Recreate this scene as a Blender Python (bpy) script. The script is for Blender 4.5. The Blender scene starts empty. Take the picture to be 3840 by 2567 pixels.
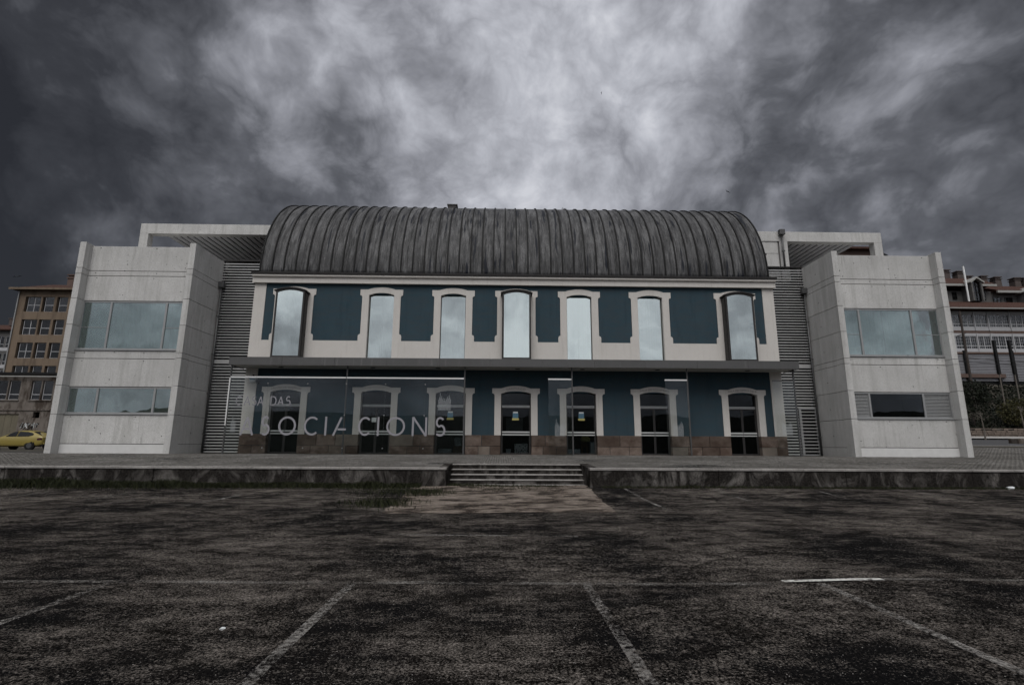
import bpy, bmesh, math, random
import numpy as np
from mathutils import Vector, Matrix
random.seed(7); rng = np.random.default_rng(7)
S = bpy.context.scene
COL = S.collection
R = math.radians

# ------------------------------------------------------------------ camera
cam_d = bpy.data.cameras.new('camera'); cam = bpy.data.objects.new('camera', cam_d); COL.objects.link(cam)
cam_d.sensor_width = 36; cam_d.lens = 36*1935.3/3840; cam_d.clip_start = .05; cam_d.clip_end = 3000
pt, yw, rl = R(11.2155), R(1.0983), R(-.2874)
cam.matrix_world = Matrix.Translation((0, 0, 1.45)) @ Matrix.Rotation(-yw, 4, 'Z') @ Matrix.Rotation(math.pi/2+pt, 4, 'X') @ Matrix.Rotation(-rl, 4, 'Z')
S.camera = cam

# ------------------------------------------------------------------ sun and exposure
SUN_EL, SUN_AZ = R(54), R(188)          # azimuth measured clockwise from +Y: behind the camera
sd = Vector((math.sin(SUN_AZ)*math.cos(SUN_EL), math.cos(SUN_AZ)*math.cos(SUN_EL), math.sin(SUN_EL)))
sun_d = bpy.data.lights.new('sun', 'SUN'); sun_d.energy = 1.5; sun_d.angle = R(48); sun_d.color = (1, .975, .94)
sun = bpy.data.objects.new('sun', sun_d); COL.objects.link(sun)
sun.rotation_euler = sd.to_track_quat('Z', 'Y').to_euler()
V = S.view_settings
V.view_transform = 'Standard'; V.look = 'None'; V.gamma = 1; V.use_curve_mapping = False; V.exposure = 0.30
S.cycles.use_denoising = True; S.cycles.use_adaptive_sampling = True; S.cycles.adaptive_threshold = .03
S.cycles.max_bounces = 5; S.cycles.diffuse_bounces = 3; S.cycles.glossy_bounces = 3; S.cycles.transparent_max_bounces = 16; S.cycles.sample_clamp_indirect = 4

# ------------------------------------------------------------------ node helpers
def sock(nt, s, v):
    if isinstance(v, bpy.types.NodeSocket): nt.links.new(v, s)
    elif v is not None: s.default_value = v
def node(nt, t, ins=None, out=0, **at):
    n = nt.nodes.new(t)
    for k, v in at.items(): setattr(n, k, v)
    for k, v in (ins or {}).items(): sock(nt, n.inputs[k], v)
    return n.outputs[out]
def math_(nt, op, a, b=None, c=None, clamp=False):
    n = nt.nodes.new('ShaderNodeMath'); n.operation = op; n.use_clamp = clamp
    for i, v in enumerate((a, b, c)): sock(nt, n.inputs[i], v)
    return n.outputs[0]
def vmul(nt, v, s):
    return node(nt, 'ShaderNodeVectorMath', {0: v, 1: s}, operation='MULTIPLY')
def noise(nt, vec, scale, detail=5, rough=.55, dist=0, out=0):
    return node(nt, 'ShaderNodeTexNoise', {'Vector': vec, 'Scale': scale, 'Detail': detail, 'Roughness': rough, 'Distortion': dist}, out=out)
def ramp(nt, fac, pts, interp='LINEAR'):
    n = nt.nodes.new('ShaderNodeValToRGB'); sock(nt, n.inputs[0], fac); cr = n.color_ramp; cr.interpolation = interp
    while len(cr.elements) < len(pts): cr.elements.new(.5)
    for e, (p, c) in zip(cr.elements, pts):
        e.position = p
        e.color = (c, c, c, 1) if not isinstance(c, tuple) else (*c, 1)
    return n.outputs[0]
def mix(nt, f, a, b, blend='MIX'):
    n = nt.nodes.new('ShaderNodeMix'); n.data_type = 'RGBA'; n.blend_type = blend
    sock(nt, n.inputs[0], f)
    for i, v in ((6, a), (7, b)): sock(nt, n.inputs[i], (*v, 1) if isinstance(v, tuple) else v)
    return n.outputs[2]
def grey(v): return (v, v, v)

# ------------------------------------------------------------------ world: storm clouds over a Nishita sky
W = bpy.data.worlds.new('World'); S.world = W; W.use_nodes = True
W.cycles.sampling_method = 'MANUAL'; W.cycles.sample_map_resolution = 256
nt = W.node_tree; nt.nodes.clear()
sky = node(nt, 'ShaderNodeTexSky', sky_type='NISHITA', sun_disc=False, sun_elevation=SUN_EL, sun_rotation=SUN_AZ, dust_density=3.0)
bg1 = node(nt, 'ShaderNodeBackground', {'Color': sky, 'Strength': .05})
dirv = node(nt, 'ShaderNodeTexCoord', out=0)
sep = nt.nodes.new('ShaderNodeSeparateXYZ'); nt.links.new(dirv, sep.inputs[0])
plane = vmul(nt, dirv, (1.15, 1.0, 1.3))
warpn = node(nt, 'ShaderNodeVectorMath', {0: noise(nt, plane, 3.2, 2, .6, out=1), 1: (.5, .5, .5)}, operation='SUBTRACT')
warp = node(nt, 'ShaderNodeVectorMath', {0: plane, 1: vmul(nt, warpn, (.16, .16, .16))}, operation='ADD')
n1 = noise(nt, warp, 3.1, 6, .56)
n2 = noise(nt, warp, 6.5, 5, .58)
bil = math_(nt, 'ABSOLUTE', math_(nt, 'SUBTRACT', n2, .5))
dw = node(nt, 'ShaderNodeVectorMath', {0: dirv, 1: vmul(nt, warpn, (.34, .1, .30))}, operation='ADD')
dwn = node(nt, 'ShaderNodeVectorMath', {0: dw}, operation='NORMALIZE')
field = math_(nt, 'ADD', math_(nt, 'MULTIPLY', math_(nt, 'SUBTRACT', n1, .5), 1.32), math_(nt, 'MULTIPLY', math_(nt, 'SUBTRACT', bil, .08), 1.0))
field = math_(nt, 'ADD', field, .335)
# thin and thick places in the cloud sheet: direction, sharpness, gain
BLOBS = [((-.06, .76, .65), 22, .24), ((.12, .76, .64), 40, .12), ((.36, .76, .55), 50, .08), ((.32, .80, .50), 180, .05),
         ((.06, .93, .36), 12, .12), ((0.0, .88, .47), 200, .20), ((.20, .90, .38), 90, .20), ((.57, .62, .53), 420, .30),
         ((-.56, .71, .42), 110, .20), ((-.40, .80, .44), 130, .15), ((.72, .63, .27), 60, .20), ((-.12, .92, .37), 110, .10),
         ((-.85, .45, .28), 5, -.44), ((.85, .45, .36), 6, -.25), ((-.41, .74, .53), 90, -.14), ((-.58, .58, .57), 22, -.11),
         ((-.73, .65, .18), 30, -.10), ((.55, .75, .38), 50, -.08),
         ((0, -.1, 1), 2.2, .15), (tuple(sd), 1.5, .74)]
for d, k, a in BLOBS:
    d = Vector(d).normalized()
    dt = node(nt, 'ShaderNodeVectorMath', {0: dwn, 1: tuple(d)}, operation='DOT_PRODUCT', out=1)
    e = math_(nt, 'EXPONENT', math_(nt, 'MULTIPLY', math_(nt, 'SUBTRACT', dt, 1.0), k))
    field = math_(nt, 'MULTIPLY_ADD', e, a, field)
cl = ramp(nt, field, [(.0, (.018, .0182, .021)), (.22, (.034, .035, .040)), (.45, (.092, .095, .107)), (.68, (.23, .235, .262)), (.88, (.40, .41, .45)), (1.0, (.52, .53, .57))])
bg2 = node(nt, 'ShaderNodeBackground', {'Color': cl, 'Strength': 1.0})
msh = node(nt, 'ShaderNodeMixShader', {0: .95, 1: bg1, 2: bg2})
wo = nt.nodes.new('ShaderNodeOutputWorld'); nt.links.new(msh, wo.inputs[0])

# ------------------------------------------------------------------ materials
class M:
    def __init__(s, name):
        s.m = bpy.data.materials.new(name); s.m.use_nodes = True
        s.nt = s.m.node_tree; s.nt.nodes.clear()
        s.out = s.nt.nodes.new('ShaderNodeOutputMaterial')
        s.geo = s.nt.nodes.new('ShaderNodeNewGeometry')
        s.pos = s.geo.outputs['Position']; s.isl = s.geo.outputs['Random Per Island']
        s.rnd = node(s.nt, 'ShaderNodeObjectInfo', out=5)
    def noise(s, scale, detail=5, rough=.55, stretch=None, dist=0):
        v = s.pos if stretch is None else vmul(s.nt, s.pos, stretch)
        return noise(s.nt, v, scale, detail, rough, dist)
    def ramp(s, f, pts): return ramp(s.nt, f, pts)
    def mix(s, f, a, b, blend='MIX'): return mix(s.nt, f, a, b, blend)
    def mth(s, op, a, b=None, c=None, clamp=False): return math_(s.nt, op, a, b, c, clamp)
    def bsdf(s, col, rough=.8, bump=None, bstr=.3, bdist=.01, metal=0., spec=.5, **kw):
        n = s.nt.nodes.new('ShaderNodeBsdfPrincipled')
        sock(s.nt, n.inputs['Base Color'], (*col, 1) if isinstance(col, tuple) else col)
        sock(s.nt, n.inputs['Roughness'], rough); sock(s.nt, n.inputs['Metallic'], metal); sock(s.nt, n.inputs['Specular IOR Level'], spec)
        for k, v in kw.items(): sock(s.nt, n.inputs[k], v)
        if bump is not None:
            b = node(s.nt, 'ShaderNodeBump', {'Height': bump, 'Strength': bstr, 'Distance': bdist}); s.nt.links.new(b, n.inputs['Normal'])
        s.nt.links.new(n.outputs[0], s.out.inputs[0]); s.last = n.outputs[0]
        return s.m
    def surf(s, sh): s.nt.links.new(sh, s.out.inputs[0]); return s.m

def simple(name, col, rough=.7, metal=0., var=.12, scale=6., spec=.2, bstr=.15):
    m = M(name); n = m.noise(scale, 6, .6)
    c = m.mix(n, tuple(max(0, v*(1-var*2)) for v in col), tuple(v*(1+var*2) for v in col))
    return m.bsdf(c, rough, bump=m.noise(scale*12, 3), bstr=bstr, bdist=.004, metal=metal, spec=spec)

MAT = {}
# board-marked pale concrete of the two wings
m = M('wing_concrete')
big = m.noise(.55, 6, .6); streak = m.noise(1.0, 7, .62, (3.2, 3.2, .22)); fine = m.noise(38, 4, .7); pock = m.noise(9, 3, .5)
c = m.mix(m.ramp(big, [(.3, 0.), (.7, 1.)]), (.49, .485, .472), (.66, .655, .64))
c = m.mix(m.ramp(streak, [(.34, .45), (.52, 0.)]), c, (.30, .295, .275))
c = m.mix(m.ramp(fine, [(.38, .6), (.54, 0.)]), c, (.30, .295, .275))
c = m.mix(m.ramp(pock, [(.27, 1.), (.30, 0.)]), c, (.10, .095, .09))
c = m.mix(m.mth('MULTIPLY', m.rnd, .34), c, (.40, .395, .385))
drip = m.noise(1.0, 6, .7, (9, 9, .55)); dz_ = m.noise(.7, 4, .6)
c = m.mix(m.mth('MULTIPLY', m.ramp(drip, [(.56, 0.), (.72, .75)]), m.ramp(dz_, [(.45, 0.), (.6, 1.)])), c, (.22, .215, .20))
MAT['concrete'] = m.bsdf(c, .9, bump=m.mth('ADD', fine, m.mth('MULTIPLY', pock, 1.5)), bstr=.4, bdist=.008, spec=.06)
MAT['base_concrete'] = simple('washed_concrete', (.60, .597, .585), .9, var=.07, scale=3, bstr=.3)
# warm grey render of surrounds and band
m = M('pale_render'); a = m.noise(1.3, 6, .62); f = m.noise(55, 3, .7); st = m.noise(1.6, 6, .6, (4, 4, .3))
c = m.mix(a, (.55, .525, .49), (.66, .635, .60)); c = m.mix(m.ramp(f, [(.34, .6), (.55, 0.)]), c, (.40, .375, .35)); c = m.mix(m.ramp(st, [(.33, .35), (.46, 0.)]), c, (.44, .415, .38))
MAT['render'] = m.bsdf(c, .92, bump=f, bstr=.4, bdist=.006, spec=.05)
# blue painted render
m = M('blue_render'); a = m.noise(.9, 6, .62); f = m.noise(48, 3, .7); st = m.noise(1.4, 6, .6, (1, 1, 3.5))
c = m.mix(a, (.034, .058, .073), (.050, .080, .097)); c = m.mix(m.ramp(st, [(.4, .5), (.6, 0.)]), c, (.056, .068, .076)); vs_ = m.noise(1.0, 6, .7, (3.5, 3.5, .3)); c = m.mix(m.ramp(vs_, [(.34, .3), (.48, 0.)]), c, (.024, .040, .050)); c = m.mix(m.ramp(f, [(.36, .5), (.5, 0.)]), c, (.018, .036, .052))
MAT['blue'] = m.bsdf(c, .9, bump=f, bstr=.4, bdist=.006, spec=.04)
# weathered zinc
m = M('weathered_zinc')
st = m.noise(1.0, 6, .72, (4.2, .42, .42)); bl = m.noise(.9, 5, .62, (1.6, 1, 1)); fn = m.noise(1.0, 4, .7, (40, 1.3, 1.3)); pat = m.noise(1.0, 2, .5, (4.6, .42, .42)); fl2 = m.noise(14, 4, .7)
c = m.mix(m.ramp(st, [(.40, 0.), (.60, 1.)]), (.013, .013, .0135), (.135, .135, .137))
c = m.mix(m.ramp(bl, [(.36, .75), (.55, 0.)]), c, (.040, .040, .041))
c = m.mix(m.ramp(fn, [(.52, 0.), (.75, .8)]), c, (.24, .24, .24))
c = m.mix(m.ramp(fl2, [(.36, .6), (.5, 0.)]), c, (.045, .045, .045))
c = m.mix(m.ramp(pat, [(.34, .95), (.39, 0.)]), c, (.007, .009, .015))
c = m.mix(m.mth('MULTIPLY', m.rnd, .3), c, (.035, .035, .036))
MAT['zinc'] = m.bsdf(c, .6, bump=m.mth('ADD', bl, m.mth('MULTIPLY', fn, .2)), bstr=.2, bdist=.015, metal=.1, spec=.15)
m = M('zinc_seam'); MAT['seam'] = m.bsdf(m.mix(m.noise(3), (.006, .006, .006), (.015, .015, .015)), .7, spec=.2)
m = M('canopy_metal'); st = m.noise(1.0, 7, .6, (.8, .8, 3)); bl = m.noise(1.1, 7, .6); dr = m.noise(1, 6, .6, (7, 1, .4))
c = m.mix(bl, (.055, .055, .055), (.10, .099, .098)); c = m.mix(m.ramp(dr, [(.6, 0.), (.75, .35)]), c, (.23, .23, .225)); c = m.mix(m.mth('MULTIPLY', m.rnd, .4), c, (.09, .09, .092))
MAT['canopy'] = m.bsdf(c, .6, bump=st, bstr=.1, spec=.4)
MAT['soffit'] = simple('soffit_board', (.40, .39, .365), .8, var=.06, scale=1.5)
MAT['dark_metal'] = simple('dark_metal', (.045, .043, .042), .45, metal=.3, var=.2)
MAT['alu'] = simple('aluminium_frame', (.33, .335, .335), .42, metal=.35, var=.1)
MAT['slat'] = simple('louvre_metal', (.46, .46, .455), .4, metal=.3, var=.14, scale=2)
MAT['chrome'] = simple('bright_rail', (.85, .85, .83), .25, metal=.35, var=.03)
MAT['post'] = simple('post_steel', (.10, .10, .10), .4, metal=.4, var=.1)
m = M('door_bar'); MAT['bar'] = m.bsdf((.50, .51, .50), .4, metal=.1)
# glass
def glass(name, tint, refl, fres, glossy=(1, 1, 1), wav=0.):
    m = M(name)
    fr = node(m.nt, 'ShaderNodeFresnel', {'IOR': 1.5})
    fac = m.mth('MULTIPLY_ADD', fr, fres, refl, clamp=True)
    tr = node(m.nt, 'ShaderNodeBsdfTransparent', {'Color': (*tint, 1)})
    gl_in = {'Color': (*glossy, 1), 'Roughness': 0.0}
    if wav:
        gl_in['Normal'] = node(m.nt, 'ShaderNodeBump', {'Height': m.noise(.9, 2, .5), 'Strength': wav, 'Distance': .02})
    gl = node(m.nt, 'ShaderNodeBsdfGlossy', gl_in)
    return m.surf(node(m.nt, 'ShaderNodeMixShader', {0: fac, 1: tr, 2: gl}))
MAT['screen'] = glass('screen_glass', (.95, .965, .96), .0, .66, (.9, .95, 1))
MAT['pane'] = glass('tinted_pane', (.95, .99, .975), .68, 1.0, (.92, 1.0, .965), .12)
MAT['wpane'] = glass('wing_pane', (.74, .84, .82), .34, 1.0, (.88, .97, .96), .2)
MAT['dglass'] = glass('door_glass', (.50, .53, .54), .0, .6, (.9, .95, 1), .1)
MAT['fglass'] = glass('far_window_glass', (.30, .32, .33), .03, .8)
m = M('curtain'); n = m.noise(1.3, 5, .6, (1.6, 1, .8)); fo = m.noise(6, 2, .5, (1, 1, .02))
MAT['curtain'] = m.bsdf(m.mix(n, (.62, .65, .635), (.88, .90, .885)), .95, bump=fo, bstr=.6, bdist=.05, spec=.1)
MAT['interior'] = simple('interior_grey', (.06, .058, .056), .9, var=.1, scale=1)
# stone blocks
m = M('plinth_granite'); a = m.noise(2.2, 7, .66); f = m.noise(60, 3, .7); stn = m.noise(1.2, 6, .6, (1, 1, 1.6))
c = m.mix(m.ramp(a, [(.3, 0.), (.7, 1.)]), (.115, .085, .07), (.245, .195, .165)); c = m.mix(m.ramp(stn, [(.38, .8), (.55, 0.)]), c, (.065, .042, .032)); c = m.mix(m.ramp(f, [(.35, .45), (.55, 0.)]), c, (.07, .055, .045)); c = m.mix(m.ramp(m.rnd, [(.3, .6), (.5, 0.)]), c, (.055, .04, .032)); c = m.mix(m.ramp(m.rnd, [(.75, 0.), (.9, .6)]), c, (.20, .18, .155))
MAT['stone'] = m.bsdf(c, .88, bump=m.mth('ADD', f, a), bstr=.5, bdist=.01, spec=.05)
# pavers
m = M('concrete_paver'); f = m.noise(40, 3, .7); big = m.noise(.5, 6, .65); wet = m.noise(.42, 6, .6, (.6, 1, 1))
c = m.mix(m.isl, (.135, .128, .118), (.24, .23, .215)); c = m.mix(m.ramp(big, [(.4, .75), (.62, 0.)]), c, (.085, .08, .072)); c = m.mix(m.ramp(f, [(.4, .5), (.55, 0.)]), c, (.09, .085, .078)); c = m.mix(m.ramp(wet, [(.34, .8), (.40, 0.)]), c, (.045, .043, .04))
MAT['paver'] = m.bsdf(c, m.ramp(wet, [(.34, .25), (.42, .85)]), bump=f, bstr=.3, bdist=.006, spec=.08)
MAT['joint'] = simple('sand_joint', (.045, .042, .038), .95, var=.2, scale=8)
# dirty retaining concrete, also used as painted shade on the step risers
m = M('stained_shade_concrete'); big = m.noise(.9, 7, .65); dr = m.noise(1, 7, .7, (1.5, 1.5, .8), 1.2); f = m.noise(26, 5, .7)
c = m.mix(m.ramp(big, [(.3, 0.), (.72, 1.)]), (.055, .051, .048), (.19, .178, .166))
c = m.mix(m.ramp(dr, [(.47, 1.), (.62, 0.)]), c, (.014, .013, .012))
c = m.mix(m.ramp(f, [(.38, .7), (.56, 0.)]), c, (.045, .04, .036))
MAT['dirt_and_shade'] = m.bsdf(c, .93, bump=m.mth('ADD', f, dr), bstr=.5, bdist=.015, spec=0.)
m = M('step_concrete'); big = m.noise(1.4, 7, .65); f = m.noise(30, 5, .7)
c = m.mix(m.ramp(big, [(.3, 0.), (.7, 1.)]), (.20, .19, .18), (.42, .40, .38)); c = m.mix(m.ramp(f, [(.38, .6), (.56, 0.)]), c, (.10, .092, .085))
MAT['step'] = m.bsdf(c, .93, bump=f, bstr=.4, bdist=.01, spec=0.)
# worn asphalt with pale crust
m = M('worn_asphalt')
w1 = m.noise(.45, 5, .62); w2 = m.noise(2.6, 6, .72, (.7, 1.25, 1)); g1 = m.noise(52, 4, .8); g3 = m.noise(13, 5, .8)
vor = m.nt.nodes.new('ShaderNodeTexVoronoi'); m.nt.links.new(m.pos, vor.inputs['Vector']); vor.inputs['Scale'].default_value = 62.
c = m.mix(m.ramp(g1, [(.40, 0.), (.66, 1.)]), (.0010, .0010, .0010), (.038, .0335, .030))
c = m.mix(m.ramp(w1, [(.40, .65), (.52, 0.)]), c, (.0065, .0068, .0078))
crust = m.mth('ADD', m.mth('MULTIPLY', w1, .66), m.mth('ADD', m.mth('MULTIPLY', w2, .74), m.mth('ADD', m.mth('MULTIPLY', g3, .62), m.mth('MULTIPLY', g1, .62))))
cm = m.ramp(m.mth('DIVIDE', crust, 2.64), [(.49, 0.), (.60, .92)])
c = m.mix(cm, c, m.mix(m.ramp(g1, [(.35, 0.), (.65, 1.)]), (.010, .0088, .0078), (.38, .338, .30)))
sepc = node(m.nt, 'ShaderNodeSeparateXYZ', {0: vor.outputs[1]}, out=0)
speck = m.mth('MULTIPLY', m.ramp(vor.outputs[0], [(.22, 1.), (.36, 0.)]), m.ramp(sepc, [(.90, 0.), (.93, 1.)]))
c = m.mix(m.mth('MULTIPLY', speck, .55), c, (.20, .19, .18))
cv = node(m.nt, 'ShaderNodeTexVoronoi', {'Vector': node(m.nt, 'ShaderNodeVectorMath', {0: m.pos, 1: vmul(m.nt, noise(m.nt, m.pos, 2.2, 4, .7, out=1), (.5, .5, 0))}, operation='ADD'), 'Scale': .33}, feature='DISTANCE_TO_EDGE')
c = m.mix(m.mth('MULTIPLY', m.ramp(cv, [(.002, .7), (.006, 0.)]), m.ramp(w1, [(.47, 0.), (.53, 1.)])), c, (.001, .001, .001))
wetp = m.noise(.55, 4, .55, (.7, 1.4, 1))
c = m.mix(m.ramp(wetp, [(.27, .9), (.30, 0.)]), c, (.003, .003, .003))
g2 = g3
MAT['asphalt'] = m.bsdf(c, m.ramp(wetp, [(.27, .5), (.31, .95)]), bump=m.mth('ADD', g1, m.mth('MULTIPLY', g2, .6)), bstr=.9, bdist=.02, spec=0.)
m = M('apron_concrete'); w1 = m.noise(.9, 8, .66); g = m.noise(40, 4, .72); w2 = m.noise(2.1, 8, .66, (.6, 1.3, 1))
c = m.mix(m.ramp(w1, [(.35, 0.), (.68, 1.)]), (.11, .086, .070), (.33, .285, .245)); c = m.mix(m.ramp(w2, [(.40, .6), (.56, 0.)]), c, (.035, .027, .022)); c = m.mix(m.ramp(g, [(.40, .7), (.56, 0.)]), c, (.05, .042, .036))
m.bsdf(c, .93, bump=g, bstr=.6, bdist=.012, spec=0.)
edge = m.mth('ADD', m.mth('MULTIPLY', w1, .5), m.mth('ADD', m.mth('MULTIPLY', w2, .35), m.mth('MULTIPLY', g, .25)))
MAT['apron'] = m.surf(node(m.nt, 'ShaderNodeMixShader', {0: m.ramp(edge, [(.46, 0.), (.56, 1.)]), 1: node(m.nt, 'ShaderNodeBsdfTransparent'), 2: m.last}))
# worn road paint: most of it is gone
def paint(name, lo, hi, col):
    m = M(name); a = m.noise(26, 5, .72); b = m.noise(1.4, 5, .6)
    k = m.ramp(m.mth('ADD', m.mth('MULTIPLY', a, .6), m.mth('MULTIPLY', b, .4)), [(lo, 0.), (hi, 1.)])
    d = node(m.nt, 'ShaderNodeBsdfDiffuse', {'Color': mix(m.nt, a, tuple(v*.6 for v in col), col)})
    return m.surf(node(m.nt, 'ShaderNodeMixShader', {0: k, 1: node(m.nt, 'ShaderNodeBsdfTransparent'), 2: d}))
MAT['paint'] = paint('worn_road_paint', .45, .62, (.30, .285, .265))
MAT['paint2'] = paint('fresh_road_paint', .40, .50, (.68, .67, .63))
MAT['paint3'] = paint('faint_road_paint', .445, .64, (.24, .228, .21))
MAT['letter'] = simple('frosted_letter', (.27, .265, .285), .7, var=.05, scale=4)
MAT['etch'] = simple('etched_mark', (.40, .42, .43), .7, var=.05)
MAT['incised'] = simple('incised_letter', (.24, .225, .21), .9, var=.1)
# vegetation
def leafm(name, a, b):
    m = M(name); c = m.mix(m.isl, a, b)
    return m.bsdf(c, .7, spec=.25)
MAT['grass'] = leafm('grass_blade', (.008, .011, .004), (.032, .036, .012))
MAT['ivy'] = leafm('ivy_leaf', (.004, .006, .0035), (.017, .021, .011))
MAT['shrub'] = leafm('olive_leaf', (.02, .021, .008), (.07, .065, .024))
MAT['twig'] = simple('bare_twig', (.13, .115, .10), .9, var=.2, scale=10)
MAT['bark'] = simple('dark_bark', (.06, .05, .045), .9, var=.3, scale=10)
MAT['hill'] = simple('wooded_hill', (.022, .027, .018), .95, var=.4, scale=.15)
# far things
m = M('tan_render'); a = m.noise(.5, 6, .6); st = m.noise(.8, 6, .6, (2, 2, .3)); c = m.mix(a, (.150, .114, .082), (.205, .157, .115)); c = m.mix(m.ramp(st, [(.38, .5), (.52, 0.)]), c, (.075, .056, .043)); MAT['tan'] = m.bsdf(c, .9, spec=.2)
m = M('grimy_concrete'); a = m.noise(.7, 7, .65); st = m.noise(.9, 8, .68, (1.5, 1.5, .5)); c = m.mix(a, (.10, .086, .075), (.22, .195, .172)); c = m.mix(m.ramp(st, [(.40, .95), (.54, 0.)]), c, (.05, .038, .030)); MAT['grimy'] = m.bsdf(c, .95, spec=.2)
m = M('rusty_door'); a = m.noise(1, 7, .65, (3, 3, .4)); MAT['olddoor'] = m.bsdf(m.mix(a, (.07, .058, .042), (.20, .18, .125)), .9)
m = M('clay_tile'); a = m.noise(1.4, 6, .65); wv = node(m.nt, 'ShaderNodeTexWave', {'Vector': m.pos, 'Scale': 1.6, 'Distortion': .6}, out=1, bands_direction='X'); c = m.mix(a, (.045, .024, .019), (.105, .055, .042)); MAT['tile'] = m.bsdf(c, .9, bump=wv, bstr=.8, bdist=.08, spec=.2)
MAT['white'] = simple('white_paint', (.40, .40, .41), .6, var=.05, scale=2)
MAT['dwhite'] = simple('grey_render', (.12, .117, .113), .9, var=.12, scale=1)
MAT['brown'] = simple('brown_brick', (.115, .08, .068), .9, var=.15, scale=2)
MAT['chimney'] = simple('chimney_render', (.085, .07, .065), .9, var=.2, scale=2)
MAT['blind'] = simple('pale_blind', (.30, .30, .285), .9, var=.08, scale=2)
MAT['black'] = simple('black_plastic', (.012, .012, .012), .5, var=.1)
MAT['corr'] = simple('corrugated_sheet', (.26, .26, .275), .6, var=.08, scale=1, metal=.2)
MAT['kerb'] = simple('pale_kerb', (.34, .33, .315), .85, var=.12, scale=3)
MAT['road'] = simple('road_asphalt', (.07, .07, .072), .8, var=.2, scale=3)
MAT['earth'] = simple('back_earth', (.06, .055, .045), .95, var=.25, scale=1)
m = M('yellow_paint'); MAT['car'] = m.bsdf(m.mix(m.noise(2), (.24, .185, .045), (.29, .23, .06)), .3, spec=.5, **{'Coat Weight': .6})
m = M('car_glass'); MAT['carglass'] = m.bsdf((.008, .009, .010), .12, spec=.3)
m = M('tail_lamp'); MAT['lamp'] = m.bsdf((.05, .01, .015), .15, spec=.7)
MAT['rubber'] = simple('rubber', (.012, .012, .012), .85)
MAT['yellow'] = simple('yellow_card', (.55, .47, .16), .8, var=.05)
MAT['bluecard'] = simple('blue_card', (.10, .20, .27), .7, var=.2, scale=14)
MAT['paper'] = simple('white_paper', (.66, .68, .68), .8, var=.05)
m = M('patterned_card'); ch = node(m.nt, 'ShaderNodeTexVoronoi', {'Vector': m.pos, 'Scale': 11., 'Randomness': .35}, out=0, distance='CHEBYCHEV'); MAT['pattern'] = m.bsdf(m.ramp(ch, [(.28, (.03, .03, .03)), (.34, (.75, .73, .70))]), .8)
MAT['wood'] = simple('brown_wood', (.17, .085, .035), .6, var=.2, scale=5)
MAT['rock'] = simple('wall_rubble', (.15, .12, .10), .9, var=.3, scale=3)
MAT['pebble'] = leafm('loose_grit', (.04, .037, .034), (.24, .225, .21))

# ------------------------------------------------------------------ geometry helpers
WL = {}
class MB:
    def __init__(s): s.v = []; s.f = []
    def add(s, vs, fs):
        o = len(s.v); s.v += [tuple(p) for p in vs]; s.f += [tuple(i+o for i in f) for f in fs]; return s
    def box(s, x0, x1, y0, y1, z0, z1, skip=''):
        v = [(x0, y0, z0), (x1, y0, z0), (x1, y1, z0), (x0, y1, z0), (x0, y0, z1), (x1, y0, z1), (x1, y1, z1), (x0, y1, z1)]
        f = {'b': (0, 3, 2, 1), 't': (4, 5, 6, 7), 'f': (0, 1, 5, 4), 'r': (1, 2, 6, 5), 'k': (2, 3, 7, 6), 'l': (3, 0, 4, 7)}
        return s.add(v, [q for k, q in f.items() if k not in skip])
    def prism(s, poly, y0, y1):            # poly in XZ (counter-clockwise seen from -Y), extruded along Y
        n = len(poly)
        v = [(x, y0, z) for x, z in poly] + [(x, y1, z) for x, z in poly]
        f = [tuple(range(n)), tuple(range(2*n-1, n-1, -1))] + [((i+1) % n, i, n+i, n+(i+1) % n) for i in range(n)]
        return s.add(v, f)
    def prismx(s, poly, x0, x1):           # poly in YZ
        n = len(poly)
        v = [(x0, y, z) for y, z in poly] + [(x1, y, z) for y, z in poly]
        f = [tuple(range(n)), tuple(range(2*n-1, n-1, -1))] + [((i+1) % n, i, n+i, n+(i+1) % n) for i in range(n)]
        return s.add(v, f)
    def tube(s, pts, rad, n=8, cap=True):
        pts = [Vector(p) for p in pts]; rs = rad if isinstance(rad, (list, tuple)) else [rad]*len(pts)
        vs = []; fs = []
        for i, p in enumerate(pts):
            t = (pts[min(i+1, len(pts)-1)]-pts[max(i-1, 0)]).normalized()
            a = Vector((0, 0, 1)) if abs(t.z) < .9 else Vector((1, 0, 0))
            u = t.cross(a).normalized(); w = t.cross(u)
            for k in range(n):
                an = 2*math.pi*k/n; vs.append(p+rs[i]*(math.cos(an)*u+math.sin(an)*w))
        for i in range(len(pts)-1):
            for k in range(n): fs.append((i*n+k, i*n+(k+1) % n, (i+1)*n+(k+1) % n, (i+1)*n+k))
        if cap: fs += [tuple(range(n-1, -1, -1)), tuple((len(pts)-1)*n+k for k in range(n))]
        return s.add(vs, fs)
    def mesh(s, name, smooth=False):
        me = bpy.data.meshes.new(name); me.from_pydata(s.v, [], s.f); me.update()
        bm = bmesh.new(); bm.from_mesh(me); bmesh.ops.recalc_face_normals(bm, faces=bm.faces); bm.to_mesh(me); bm.free()
        if smooth: me.polygons.foreach_set('use_smooth', [True]*len(me.polygons))
        return me
    def build(s, name, mat, parent=None, off=(0, 0, 0), smooth=False, bevel=0., **pr):
        me = s.mesh(name, smooth); me.materials.append(MAT[mat] if isinstance(mat, str) else mat)
        return inst(name, me, parent, off, bevel, **pr)
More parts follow.
